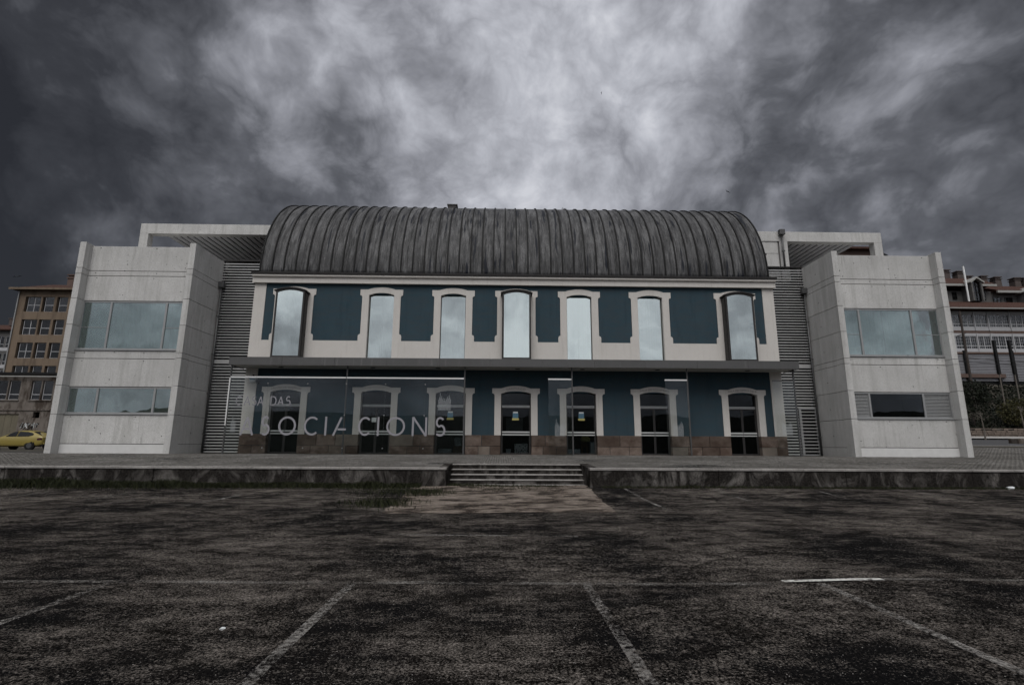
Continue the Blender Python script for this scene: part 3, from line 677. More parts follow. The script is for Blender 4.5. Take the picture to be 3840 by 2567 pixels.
def panes(parent, cuts):
    for a, b in zip(cuts[:-1], cuts[1:]): B(a+.006, b-.006, GY-.007, GY+.007, .935, 4.78).build('glass_pane', 'screen', parent)
scr = thing('glass_screen', 'long glass windbreak under the canopy with the large lettering', 'glass screen', (-8, GY, FB), 'glass screens under the canopy')
panes(scr, [-13.98, -12.05, -10.02, -8.04, -6.02, -3.97, -1.98])
B(-13.98, -8.06, GY-.03, GY+.012, 4.785, 4.855).build('top_rail', 'chrome', scr); B(-8.02, -1.98, GY-.03, GY+.012, 4.785, 4.855).build('top_rail', 'chrome', scr)
B(-14.04, -13.985, GY-.02, GY+.014, 2.35, 4.78).build('end_rail', 'chrome', scr); B(-13.98, -1.98, GY-.02, GY+.02, .915, .934).build('bottom_rail', 'post', scr)
for ch, a, b in zip('CASADAS', (-13.60, -13.19, -12.79, -12.50, -11.84, -11.48, -11.07), (-13.28, -12.84, -12.54, -12.18, -11.53, -11.15, -10.81)): letter(ch, a, b, 3.36, 3.84, scr, kt=1.0)
for k, (ch, a, b) in enumerate(zip('ASOCIACIONS', (-13.25, -12.22, -11.33, -10.04, -9.0, -8.59, -7.30, -6.34, -5.87, -4.57, -3.41), (-12.55, -11.75, -10.44, -9.31, -8.87, -7.72, -6.66, -6.23, -4.92, -3.80, -2.86))): letter(ch, a, b, 1.87, 2.82, scr, half=(k == 5))
for xc in (-12.05, -10.02, -8.04, -6.02, -3.97):
    for zc in (1.25, 2.9, 4.5): MB().tube([(xc, GY-.022, zc), (xc, GY+.03, zc)], .028, 12).build('clamp', 'alu', scr)
logo(-3.26, -2.61, 3.18, 4.09, scr); logo(-13.72, -13.47, 2.02, 2.83, scr, 8)
for nm, a, b, lg, pst in (('glass windbreak panel beside the post right of the central door', 2.41, 3.62, (2.74, 3.28, 1.90, 2.77), 0), ('glass windbreak panel overlapping the second door from the right', 8.52, 9.69, (8.84, 9.38, 1.93, 2.80), 0), ('glass windbreak panel at the right end of the canopy', 14.21, 15.35, (14.52, 15.05, 2.02, 2.83), 0)):
    t_ = thing('glass_screen', nm, 'glass screen', ((a+b)/2, GY, FB), 'glass screens under the canopy')
    panes(t_, [a, b]); B(a, b, GY-.03, GY+.012, 4.785, 4.855).build('top_rail', 'chrome' if a < 14 else 'post', t_); logo(*lg, t_)

# ================================================================== CONCRETE WINGS (mirrored about CX)
def wing(sgn, label):
    t = thing('wing_building', label, 'building', (CX+sgn*20.1, 26.5, FB), 'concrete side wings')
    def bx(a, b, *r, **k): return B(*sorted((CX+sgn*a, CX+sgn*b)), *r, **k)
    xi, xo, fw = 17.12, 23.20, .32          # inner and outer faces, fin width (distance from axis)
    yf, yp = 26.30, 26.75
    # dark core behind the joints; hollow where the windows are
    core = MB()
    for z0, z1 in ((FB-.3, 2.90), (4.20, 6.18), (8.76, 11.55)):
        core.box(*sorted((CX+sgn*(xi+.06), CX+sgn*(xo-.06))), yp+.07, 36, z0, z1)
    for z0, z1 in ((2.90, 4.20), (6.18, 8.76)):
        core.box(*sorted((CX+sgn*(xi+.06), CX+sgn*(xo-.06))), 30.2, 36, z0, z1)
        core.box(*sorted((CX+sgn*(xi+.06), CX+sgn*(xi+.25))), yp+.25, 30.2, z0, z1).box(*sorted((CX+sgn*(xo-.25), CX+sgn*(xo-.06))), yp+.25, 30.2, z0, z1)
    core.build('core', 'interior', t)
    g = .015
    rows = [(FB-.05, 1.40), (1.40, 2.86), (4.26, 5.72), (5.72, 6.15), (8.80, 10.18), (10.18, 10.46), (10.46, 11.86)]
    for z0, z1 in rows:
        bx(xi+fw+.004, xo-fw-.004, yp+random.uniform(-.004, .004), yp+.12, z0+g, z1-g).build('wall_panel', 'base_concrete' if z0 < 1.2 else 'concrete', t, bevel=.008)
    zf = [FB-.05, 2.84, 4.29, 5.70, 5.98, 7.42, 8.82, 10.16, 10.48, 11.92]
    for z0, z1 in zip(zf[:-1], zf[1:]):
        for a, b in ((xi, xi+fw), (xo-fw, xo)):
            bx(a, b, yf+random.uniform(-.003, .003), yp+.16, z0+g*.7, z1-g*.7).build('fin_panel', 'concrete', t, bevel=.008)
    zside = [FB-.05, 1.40, 2.82, 4.27, 5.68, 5.97, 7.42, 8.82, 10.16, 10.50, 11.90]
    for z0, z1 in zip(zside[:-1], zside[1:]):
        bx(xi+.004, xi+.20, yp+.17, 29.35, z0+g*.7, z1-g*.7).build('side_panel', 'concrete', t, bevel=.008)
        bx(xo-.20, xo-.004, yp+.17, 36, z0+g*.7, z1-g*.7).build('side_panel', 'concrete', t, bevel=.008)
    bx(xi+.21, xo-.21, yp+.13, 36, 11.56, 11.64).build('roof_slab', 'concrete', t)
    # formwork tie holes
    th = MB()
    for z0, z1 in rows[1:]:
        for k in range(4):
            xx = CX+sgn*(xi+.7+k*1.55+random.uniform(-.1, .1)); zz_ = (z1-.12 if k % 2 else z0+.25+random.uniform(0, .3))
            th.tube([(xx, yp-.007, zz_), (xx, yp+.01, zz_)], .026, 8)
    for z0, z1 in zip(zside[1:-1], zside[2:]):
        if z1-z0 > 1:
            xx = CX+sgn*xi; th.tube([(xx-sgn*.003, 27.9, z0+.6), (xx+sgn*.03, 27.9, z0+.6)], .026, 8)
    th.build('tie_holes', 'black', t)
    # windows
    def win(z0, z1, kind):
        a, b = xi+fw, xo-fw; y = yp+.02; fwid = .065
        m1, m2 = xi+1.42, xi+4.30
        fm = MB()
        for p, q in ((a, a+fwid), (b-fwid, b), (m1-.05, m1+.05), (m2-.05, m2+.05)): fm.box(*sorted((CX+sgn*p, CX+sgn*q)), y, y+.09, z0, z1)
        for p, q in ((a+fwid, m1-.05), (m1+.05, m2-.05), (m2+.05, b-fwid)):
            fm.box(*sorted((CX+sgn*p, CX+sgn*q)), y+.002, y+.088, z0, z0+fwid).box(*sorted((CX+sgn*p, CX+sgn*q)), y+.002, y+.088, z1-fwid, z1)
        o = fm.build('window', 'alu', t)
        bx(a-.02, b+.02, yp-.06, yp+.10, z0-.055, z0-.005).build('sill', 'alu', o)
        for k, (p, q) in enumerate(((a+fwid, m1-.05), (m1+.05, m2-.05), (m2+.05, b-fwid))):
            if kind == 'louvre' and k != 1:
                for zz_ in np.arange(z0+.09, z1-.09, .075):
                    xa, xb = sorted((CX+sgn*p, CX+sgn*q))
                    MB().add([(xa, y+.03, zz_), (xb, y+.03, zz_), (xb, y+.08, zz_+.055), (xa, y+.08, zz_+.055), (xa, y+.03, zz_-.012), (xb, y+.03, zz_-.012), (xb, y+.08, zz_+.043), (xa, y+.08, zz_+.043)], [(0, 1, 2, 3), (7, 6, 5, 4), (0, 4, 5, 1)]).build('slat', 'alu', o)
                continue
            bx(p-.01, q+.01, y+.04, y+.05, z0+.05, z1-.05).build('pane', 'dglass' if kind == 'louvre' else 'wpane', o)
            if kind == 'blind' and k != 1: bx(p, q, y+.005, y+.035, 7.36, 7.385).build('mid_rail', 'alu', o)
        if kind == 'blind':
            xa, xb = sorted((CX+sgn*(a+.02), CX+sgn*(b-.02))); curtain(o, xa if sgn < 0 else xa, xb, y+.42, z0-.02, z1+.02, 200, .03)
    win(6.205, 8.785, 'blind'); win(2.91, 4.245, 'plain' if sgn < 0 else 'louvre')
    return t
wl_ = wing(-1, 'pale concrete wing left of the blue station, with glass in both window bands')
wr_ = wing(1, 'pale concrete wing right of the blue station, with louvred sides to its lower window')

# ================================================================== LOUVRED LINKS
LY = 29.1
def louvre(sgn, label):
    t = thing('louvre_screen', label, 'louvre screen', (CX+sgn*15.9, LY, FB), 'louvre screens beside the station')
    a, b = 14.64, 17.14
    xa, xb = sorted((CX+sgn*a, CX+sgn*b))
    B(xa, xb, LY+.5, LY+.6, FB-.1, 11.8).build('back_wall', 'black', t)
    B(xa, xb, LY-.04, LY+.9, 11.93, 11.99).build('top_cap', 'dark_metal', t)
    for p in (xa+.03, xb-.03): B(p-.03, p+.03, LY+.06, LY+.14, FB-.05, 11.92).build('mullion', 'dark_metal', t)
    pitch = .163; sl = MB().add([(0, -.005, 0), (1, -.005, 0), (1, .075, .03), (0, .075, .03), (0, -.005, -.05), (1, -.005, -.05), (1, .075, .018), (0, .075, .018)],
        [(0, 1, 2, 3), (7, 6, 5, 4), (0, 4, 5, 1), (0, 3, 7, 4), (1, 5, 6, 2), (3, 2, 6, 7)]).mesh('slat'); sl.materials.append(MAT['slat'])
    gx0, gx1 = CX+16.05, CX+17.10
    z = 1.02; k = 0
    while z < 11.88:
        x1_ = xb
        if sgn > 0 and z < 3.62: x1_ = gx0-.04
        inst('slat', sl, t, (xa+.005, LY-.02, z), scale=(x1_-xa-.01, 1, 1)); z += pitch; k += 1
    B(xa, xb, LY-.035, LY+.04, 5.86, 6.02).build('cover_strip', 'slat', t)
    if sgn > 0:
        g = thing('louvre_gate', 'grey metal slatted gate in the louvres beside the right wing', 'gate', ((gx0+gx1)/2, LY, FB))
        B(gx0, gx0+.13, LY-.03, LY+.03, FB+.02, 3.58).build('stile', 'alu', g); B(gx1-.13, gx1, LY-.03, LY+.03, FB+.02, 3.58).build('stile', 'alu', g)
        B(gx0+.13, gx1-.13, LY-.03, LY+.03, 3.50, 3.58).build('rail', 'alu', g); B(gx0+.13, gx1-.13, LY-.03, LY+.03, FB+.02, FB+.09).build('rail', 'alu', g)
        for q in range(13): B(gx0+.02, gx1-.02, LY-.06, LY-.032, 1.14+q*.183, 1.19+q*.183).build('slat', 'slat', g)
    return t
louvre(-1, 'tall metal louvre screen between the left wing and the station'); louvre(1, 'tall metal louvre screen with a gate between the station and right wing')

# rainwater pipes with hoppers in the re-entrant corners
def pipe(x, y, z0, z1, label, hop=True):
    t = thing('rainwater_pipe', label, 'pipe', (x, y, z0), 'rainwater pipes')
    MB().tube([(x, y, z0), (x, y, z1)], .055, 12).build('pipe', 'post', t, smooth=True)
    if hop: MB().box(x-.16, x+.16, y-.13, y+.13, z1, z1+.34).build('hopper', 'post', t, bevel=.02)
    for zz_ in np.arange(z0+1, z1, 2.2): B(x-.075, x+.075, y-.065, y+.075, zz_, zz_+.05).build('clip', 'post', t)
pipe(CX-17.0, 28.92, FB, 10.25, 'grey rainwater pipe in the corner of the left wing'); pipe(CX+17.0, 28.92, FB, 10.25, 'grey rainwater pipe in the corner of the right wing')
pipe(16.95, 29.2, 11.99, 14.05, 'short dark rainwater pipe on the right roof frame')

# ================================================================== ROOF PERGOLAS
def pergola(sgn, label):
    t = thing('concrete_pergola', label, 'pergola', (CX+sgn*19, 29.6, 11.7), 'concrete roof frames')
    y0, y1 = 29.35, 29.80; zb, ztp = 13.70, 14.33
    def bx(a, b, *r): return B(*sorted((CX+sgn*a, CX+sgn*b)), *r)
    bx(10.0, 22.42, y0, y1, zb, ztp).build('beam', 'concrete', t, bevel=.012)
    bx(21.92, 22.42, y0+.003, y1-.003, 11.645, zb-.002).build('post', 'concrete', t, bevel=.012)
    bx(10.0, 21.12, 36.2, 36.6, zb, ztp).build('beam', 'concrete', t)
    if sgn > 0:
        bx(16.06, 16.56, y0+.004, y1-.004, 11.2, zb-.002).build('post', 'concrete', t, bevel=.012)
        bx(10.0, 15.98, y0+.05, y1-.05, 11.2, 12.92).build('wall_panel', 'concrete', t, bevel=.01); bx(10.0, 15.98, y0+.05, y1-.05, 12.94, zb-.004).build('wall_panel', 'concrete', t, bevel=.01)
    k = 21.1
    while k > 12.0:
        xa, xb = sorted((CX+sgn*k, CX+sgn*(k-.30)))
        MB().box(xa, xb, y1+.003, 36.19, zb+.04, zb+.22).build('slat', 'white', t); k -= .40
    bx(10.0, 21.2, y1+.003, 36.19, zb+.36, zb+.40).build('cover_sheet', 'interior', t)
    return t
pergola(-1, 'concrete frame with slatted soffit over the left wing roof'); pergola(1, 'concrete frame with slatted soffit over the right wing roof')
# wall lamp and alarm box by the left corner
t = thing('wall_lamp', 'small box lamp fixed to the pale left corner strip', 'lamp', (-13.37, 27.9, 4.7))
B(-13.52, -13.20, 27.74, 27.93, 4.68, 4.92).build('housing', 'paper', t, bevel=.02); B(-13.5, -13.22, 27.73, 27.745, 4.80, 4.86).build('lettering_strip', 'bluecard', t); MB().tube([(-13.36, 27.95, 4.95), (-13.36, 27.8, 5.08)], .03, 8).build('arm', 'black', t); B(-13.16, -13.06, 27.8, 27.95, 4.62, 4.80).build('sensor', 'black', t)
# door cards
for i in (2, 3, 4):
    x = CX+CEN[i]-.02+(.05 if i == 4 else 0)
    t = thing('door_card', ['blue and yellow card on the glass door behind the last letter', 'blue and yellow card on the central glass door', 'blue and yellow card on the glass door behind a canopy post'][i-2], 'card', (x, 28.23, 2.75), 'cards on the doors')
    B(x-.15, x+.15, 28.212, 28.216, 2.87, 3.14).build('blue_field', 'bluecard', t); B(x-.18, x+.18, 28.211, 28.215, 2.765, 2.868).build('yellow_band', 'yellow', t); B(x-.13, x+.13, 28.2115, 28.2155, 3.141, 3.22).build('white_head', 'paper', t)
t = B(-7.0, -6.74, 28.212, 28.216, 2.62, 2.86).build('paper_notice', 'paper'); t['label'] = 'white notice taped to the second glass door from the left'; t['category'] = 'notice'
# things standing inside the glass doors
def item(name, label, cat, mb, mat, **k): o = mb.build(name, mat, **k); o['label'] = label; o['category'] = cat; return o
fl = FB+.006
item('planter_box', 'white planter box inside the door behind the last letter', 'planter', B(-3.42, -2.72, 28.55, 28.85, fl, fl+.30), 'paper', bevel=.01)
item('bucket', 'white round bucket inside the door behind the last letter', 'bucket', MB().tube([(-2.35, 28.8, fl+.45), (-2.35, 28.8, fl+.88)], [.2, .25], 20), 'paper')
B(-2.62, -2.0, 28.6, 29.0, fl, fl+.44).build('low_crate', 'wood', label='brown crate under the white bucket inside the door', category='crate')
item('patterned_box', 'black and white patterned chest inside the central door', 'chest', B(.72, 1.42, 28.5, 28.95, fl, fl+.58), 'pattern', bevel=.02)
item('flower_pot', 'small white pot inside the central door', 'pot', MB().tube([(.38, 28.6, fl), (.38, 28.6, fl+.3)], [.11, .14], 16), 'paper')
B(.25, 1.2, 29.5, 29.53, 2.2, 2.95).build('notice_board', 'blind', label='pale board hanging inside the central door', category='board')
item('storage_box', 'white box behind the post inside the door right of centre', 'box', B(3.62, 4.28, 28.55, 28.85, fl, fl+.3), 'paper', bevel=.01)
t = thing('child_chair', 'brown wooden chair with a yellow dotted cushion inside the door', 'chair', (4.55, 28.7, fl))
for dx in (-.14, .14):
    for dy in (-.14, .14): B(4.55+dx-.02, 4.55+dx+.02, 28.7+dy-.02, 28.7+dy+.02, fl, fl+.42).build('leg', 'wood', t)
B(4.38, 4.72, 28.53, 28.87, fl+.422, fl+.46).build('seat', 'wood', t); B(4.38, 4.72, 28.83, 28.87, fl+.462, fl+.85).build('backrest', 'wood', t)
MB().tube([(4.6, 28.7, fl+.70), (4.6, 28.7, fl+.85), (4.6, 28.7, fl+1.0)], [.24, .28, .16], 18).build('cushion', 'yellow', t, smooth=True)
item('cabinet', 'white cabinet inside the door right of centre', 'cabinet', B(4.85, 5.2, 28.5, 28.9, fl, fl+.68), 'paper', bevel=.01)

# ================================================================== BACKGROUND, LEFT
def rwin(parent, x0, x1, z0, z1, y, mull=1, rail=.45, blind=0., fmat='white', depth=.18):
    """window: frame with mullions, glass and an optional blind, set into a reveal"""
    f = .055; mb = MB().box(x0, x0+f, y, y+.07, z0, z1).box(x1-f, x1, y, y+.07, z0, z1).box(x0+f, x1-f, y+.001, y+.069, z0, z0+f).box(x0+f, x1-f, y+.001, y+.069, z1-f, z1)
    for k in range(mull):
        xm = x0+(x1-x0)*(k+1)/(mull+1); mb.box(xm-.035, xm+.035, y+.002, y+.068, z0+f, z1-f)
    if rail: zr = z0+(z1-z0)*rail; mb.box(x0+f, x1-f, y-.004, y+.066, zr-.035, zr+.035)
    o = mb.build('window', fmat, parent)
    B(x0+f/2, x1-f/2, y+.03, y+.04, z0+f/2, z1-f/2).build('pane', 'fglass', o)
    if blind: B(x0+f, x1-f, y+.10, y+.12, z1-(z1-z0)*blind, z1-f).build('blind', 'blind', o)
    return o
def holed(mb, x0, x1, z0, z1, holes, y0, y1):
    """front wall slab with rectangular openings (cells of a grid, openings skipped)"""
    xs_ = sorted({x0, x1, *[h[0] for h in holes], *[h[1] for h in holes]}); zs_ = sorted({z0, z1, *[h[2] for h in holes], *[h[3] for h in holes]})
    for a, b in zip(xs_[:-1], xs_[1:]):
        for c, d in zip(zs_[:-1], zs_[1:]):
            if any(h[0] <= (a+b)/2 <= h[1] and h[2] <= (c+d)/2 <= h[3] for h in holes): continue
            mb.box(a, b, y0, y1, c, d)
t = thing('apartment_block', 'tan rendered apartment block with white windows behind the left wing', 'building', (-57, 64, .9))
H_ = []
for r_, (dx, zt_) in enumerate(((0, 17.55), (-.1, 14.6), (-.15, 11.65), (-.15, 8.75), (-.15, 5.8))):
    for (a, b) in ((-60.15, -58.2), (-58.0, -56.55), (-56.6+.35, -54.85)): H_.append((a, b, zt_, zt_+1.95))
m = MB(); holed(m, -61.1, -51.0, .9, 20.3, H_, 64, 64.3); m.box(-61.1, -60.8, 64.31, 74, .9, 20.3).box(-51.3, -51, 64.31, 74, .9, 20.3).box(-60.79, -51.31, 66.5, 66.7, .9, 20.3); m.build('wall', 'tan', t)
for k, h in enumerate(H_): rwin(t, h[0]+.25, h[1], h[2], h[3]-.02, 64.16, mull=1 if k % 3 == 0 else 0, rail=.45, blind=[0, .6, .62, 0, 0, .3, .55, .2, .25, 0, 0, 0][k % 12])
rf = MB().prismx([(63.4, 20.3), (63.4, 20.45), (69, 22.6), (74.6, 20.45), (74.6, 20.3)], -61.7, -50.6).build('roof', 'tile', t)
B(-61.8, -50.5, 63.25, 63.42, 20.25, 20.5).build('gutter', 'tan', t)
MB().box(-57.1, -56.3, 66, 66.8, 20.9, 22.6).box(-57.2, -56.2, 65.9, 66.9, 22.6, 22.75).box(-57.05, -56.35, 66.05, 66.75, 22.75, 23.0).box(-57.2, -56.2, 65.9, 66.9, 23.0, 23.12).build('chimney', 'brown', rf)
MB().tube([(-61.0, 63.9, .9), (-61.0, 63.9, 20.2)], .07, 8).build('downpipe', 'alu', t)
t = thing('workshop', 'low stained concrete workshop with flat roof behind the yellow car', 'building', (-52, 56, .9))
H_ = [(-57.5, -56.2, 5.9, 7.95), (-56.1, -54.9, 5.9, 7.95), (-53.95, -52.72, 5.9, 7.95), (-52.62, -51.38, 5.9, 7.95), (-50.25, -49.22, 5.9, 7.95), (-49.08, -47.95, 5.9, 7.95), (-49.55, -48.85, 4.0, 4.62), (-55.5, -51.0, .9, 4.4)]
m = MB(); holed(m, -64, -44, .9, 8.55, H_, 56, 56.35); m.box(-64, -44, 58, 58.2, .9, 8.5); m.build('wall', 'grimy', t)
B(-64.3, -43.8, 55.7, 60, 8.56, 8.80).build('roof', 'black', t); B(-64.3, -43.8, 55.62, 55.69, 8.30, 8.42).build('gutter', 'blind', t)
B(-64, -44, 55.90, 55.995, 4.78, 4.95).build('ledge', 'grimy', t)
for h in H_[:6]: rwin(t, h[0]+.06, h[1], h[2], h[3], 56.15, mull=0, rail=.28); B(h[0]-.05, h[1]+.08, 55.9, 55.998, h[2]-.12, h[2]-.01).build('sill', 'grimy', t)
for k in range(6): B(-55.5+k*.75+.01, -55.5+(k+1)*.75-.01, 56.12, 56.18, .9, 4.39).build('door_board', 'olddoor', t)
gr = MB(); rr_ = random.Random(5)
for k in range(9):
    xg = -50.6+k*.22; pts = [(xg+rr_.uniform(-.12, .2), 55.992, 3.05+rr_.uniform(-.3, .45)) for _ in range(5)]
    gr.tube(pts, .035, 4)
gr.build('graffiti', 'black', t)
gr = MB()
for k in range(7):
    xg = -50.5+k*.25; pts = [(xg+rr_.uniform(-.12, .2), 55.985, 3.15+rr_.uniform(-.3, .35)) for _ in range(4)]
    gr.tube(pts, .03, 4)
gr.build('graffiti', 'paper', t)
t = thing('gallery_house', 'red roofed house with white glazed gallery at the far left edge', 'house', (-89, 90, .9))
H_ = [(-96+k*2.35, -96+k*2.35+2.1, z_, z_+2.0) for k in range(5) for z_ in (17.6, 14.6, 11.6)]
m = MB(); holed(m, -97, -84.6, .9, 20.6, H_, 90, 90.3); m.box(-97, -84.6, 92, 92.2, .9, 20.5).box(-84.9, -84.6, 90.31, 98, .9, 20.5); m.build('wall', 'dwhite', t)
for h in H_: rwin(t, *h, 90.05, mull=2, rail=.3)
for z_ in (17.0, 14.0): B(-97, -84.6, 89.9, 89.99, z_, z_+.55).build('spandrel', 'white', t)
rf = MB().prismx([(89.3, 20.62), (89.3, 20.8), (93.5, 22.4), (98, 20.8), (98, 20.62)], -97.5, -84.2).build('roof', 'tile', t)
MB().box(-88.6, -87.6, 92, 93, 22.0, 23.2).box(-88.7, -87.5, 91.9, 93.1, 23.2, 23.35).build('chimney', 'chimney', rf); MB().tube([(-86, 92.5, 22), (-85.8, 92.5, 24)], .04, 5).tube([(-86.2, 92.5, 23.6), (-85.5, 92.5, 23.9)], .03, 4).build('aerial', 'black', rf)

# ---- yellow car
def car(ox, oy, oz):
    t = thing('parked_car', 'yellow hatchback saloon parked by the stained workshop', 'car', (ox, oy, oz))
    # stations along length (front at -X): x, z_sill, z_belt, z_roof, half widths sill/belt/roof
    st = [(-2.15, .38, .62, .64, .62, .66, .60), (-2.0, .25, .70, .74, .76, .78, .68), (-1.5, .20, .82, .86, .82, .84, .72), (-.95, .20, .90, .94, .84, .86, .74),
          (-.45, .20, .92, 1.22, .84, .86, .66), (.0, .20, .93, 1.40, .84, .86, .62), (.6, .20, .94, 1.43, .84, .86, .61), (1.1, .20, .95, 1.38, .84, .86, .60), (1.55, .22, .97, 1.18, .83, .85, .62), (1.85, .25, .98, 1.03, .80, .82, .66), (2.05, .32, .96, .98, .76, .78, .64), (2.13, .40, .86, .90, .68, .70, .60)]
    v, f = [], []
    for x, zs_, zb_, zr_, ws, wb, wr in st:
        pr = [(-ws*.9, zs_), (-ws, zs_+.1), (-wb*1.02, (zs_+zb_)/2), (-wb, zb_), (-(wb*.35+wr*.65), zb_+(zr_-zb_)*.6), (-wr, zr_-.03*(zr_-zb_)), (-wr*.5, zr_+.02), (0, zr_+.03)]
        pr += [(-a, b) for a, b in pr[:-1]][::-1]
        v += [(x, a, b) for a, b in pr]
    n = 15
    for i in range(len(st)-1):
        for k in range(n-1): f.append((i*n+k, i*n+k+1, (i+1)*n+k+1, (i+1)*n+k))
        f.append((i*n+n-1, i*n, (i+1)*n, (i+1)*n+n-1))
    f += [tuple(range(n)), tuple((len(st)-1)*n+k for k in range(n-1, -1, -1))]
    o = MB().add(v, f).build('body', 'car', t, (ox, oy, oz), smooth=True)
    s = o.modifiers.new('sub', 'SUBSURF'); s.levels = 1; s.render_levels = 2
    def side(pts, name, mat, sy, off=.012):
        vs = []
        for x, z in pts:
            # half width of greenhouse at this height
            zb_ = np.interp(x, [q[0] for q in st], [q[2] for q in st]); zr_ = np.interp(x, [q[0] for q in st], [q[3] for q in st]); wb = np.interp(x, [q[0] for q in st], [q[5] for q in st]); wr = np.interp(x, [q[0] for q in st], [q[6] for q in st])
            k = min(1, max(0, (z-zb_)/max(.05, zr_-zb_))); w_ = wb+(wr-wb)*(k*.9 if k < .6 else .54+(k-.6)*1.15)
            vs.append((x, sy*(w_+off), z))
        m_ = len(vs); c = (sum(p[0] for p in vs)/m_, sum(p[1] for p in vs)/m_, sum(p[2] for p in vs)/m_)
        vs2 = vs+[(x, y-sy*.03, z) for x, y, z in vs]
        MB().add(vs2, [tuple(range(m_))]+[(i, (i+1) % m_, m_+(i+1) % m_, m_+i) for i in range(m_)]).build(name, mat, t, (ox, oy, oz))
    for sy in (-1, 1):
        side([(-.62, .97), (.18, .98), (.18, 1.33), (-.1, 1.32), (-.4, 1.16)], 'side_window', 'carglass', sy); side([(.24, .98), (1.05, 1.0), (1.32, 1.06), (1.36, 1.14), (1.2, 1.24), (.85, 1.32), (.24, 1.34)], 'side_window', 'carglass', sy)
        side([(1.78, .70), (2.06, .72), (2.05, .86), (1.84, .87), (1.72, .80)], 'tail_lamp', 'lamp', sy, .022)
        for xw in (-1.35, 1.25):
            a = MB().tube([(xw, sy*.86, .31), (xw, sy*.66, .31)], .315, 24); w_ = a.build('wheel', 'rubber', t, (ox, oy, oz))
            MB().tube([(xw, sy*.875, .31), (xw, sy*.80, .31)], [.20, .19], 10).build('rim', 'post', w_, (ox, oy, oz))
            MB().tube([(xw, sy*.852, .33), (xw, sy*.70, .33)], .37, 24).build('wheel_arch', 'black', t, (ox, oy, oz))
    MB().add([(1.24, -.55, 1.345), (1.24, .55, 1.345), (1.78, .58, 1.075), (1.78, -.58, 1.075)]+[(1.2, -.55, 1.31), (1.2, .55, 1.31), (1.76, .58, 1.04), (1.76, -.58, 1.04)], [(0, 1, 2, 3), (0, 3, 7, 4), (1, 5, 6, 2), (3, 2, 6, 7), (0, 4, 5, 1)]).build('rear_window', 'carglass', t, (ox, oy, oz))
    MB().tube([(2.09, 0, .80), (2.13, 0, .80)], .07, 16).build('badge', 'black', t, (ox, oy, oz))
    B(2.02, 2.17, -.66, .66, .40, .52).build('bumper', 'car', t, (ox, oy, oz), bevel=.03); B(1.9, 2.12, -.7, .7, .22, .38).build('lower_valance', 'black', t, (ox, oy, oz), bevel=.03)
    return t
car(-36.55, 40.9, .92)

# ---- foliage helpers
def leaves(n, fn, size, mat, name, parent=None, **pr):
    c = np.array([fn() for _ in range(n)]); u = rng.normal(size=(n, 3)); u /= np.linalg.norm(u, axis=1)[:, None]; w_ = rng.normal(size=(n, 3)); w_ -= (w_*u).sum(1)[:, None]*u; w_ /= np.linalg.norm(w_, axis=1)[:, None]
    s = (size*rng.uniform(.5, 1.3, n))[:, None]
    v = np.stack([c-u*s, c-w_*s*.5, c+u*s, c+w_*s*.5], 1).reshape(-1, 3); f = np.arange(4*n).reshape(-1, 4)
    return raw(name, v, f, mat, parent, **pr)
def twigs(base, h, rnd, spread=.5, depth=4, r0=.05, n0=4):
    mb = MB()
    def go(p, d, l, r, k):
        q = p+d*l; mid = p+d*l*.5+Vector((rnd.uniform(-1, 1), rnd.uniform(-1, 1), 0))*l*.05
        mb.tube([p, mid, q], [r, r*.85, r*.68], 5 if k > 1 else 4, cap=False)
        if k == 0: return
        for _ in range(rnd.choice((2, 3)) if k < depth else n0):
            nd = (d+Vector((rnd.gauss(0, 1), rnd.gauss(0, 1), rnd.uniform(-.2, .6)))*spread).normalized(); go(q if rnd.random() < .7 else mid, nd, l*rnd.uniform(.55, .8), r*.62, k-1)
    go(Vector(base), Vector((rnd.uniform(-.03, .03), rnd.uniform(-.03, .03), 1)), h, r0, depth)
    return mb
# weedy bush in front of the car
t = thing('roadside_bush', 'straggly dark bush in front of the yellow car', 'bush', (-36.3, 38.2, .93))
mb = MB(); rb_ = random.Random(3)
for k in range(9):
    b0 = (-38.6+k*.34, 38.2+rb_.uniform(-.2, .2), .93); m2 = twigs(b0, .22, rb_, .6, 3, .012, 3); mb.add(m2.v, m2.f)
mb.build('stems', 'bark', t)
leaves(1100, lambda: (rng.uniform(-39, -36.0)+rng.normal(0, .25), 38.2+rng.normal(0, .25), .93+abs(rng.normal(0, .27))), .038, 'ivy', 'foliage', t)
# bare tree behind the left roof frame, another by the right frame
for bx_, by_, bz_, hh, lab in ((-28.6, 40, .93, 6.2, 'bare tree whose branches show through the left roof frame'), (26.9, 40, 1.6, 6.0, 'bare tree whose twigs show beside the right roof frame')):
    t = thing('bare_tree', lab, 'tree', (bx_, by_, bz_)); rt_ = random.Random(11)
    MB().tube([(bx_, by_, bz_), (bx_+.1, by_, bz_+5), (bx_-.05, by_, bz_+10)], [.22, .17, .12], 8).build('trunk', 'bark', t)
    twigs((bx_-.05, by_, bz_+9.8), 2.2, rt_, .55, 6, .08, 5).build('crown', 'bark', t)

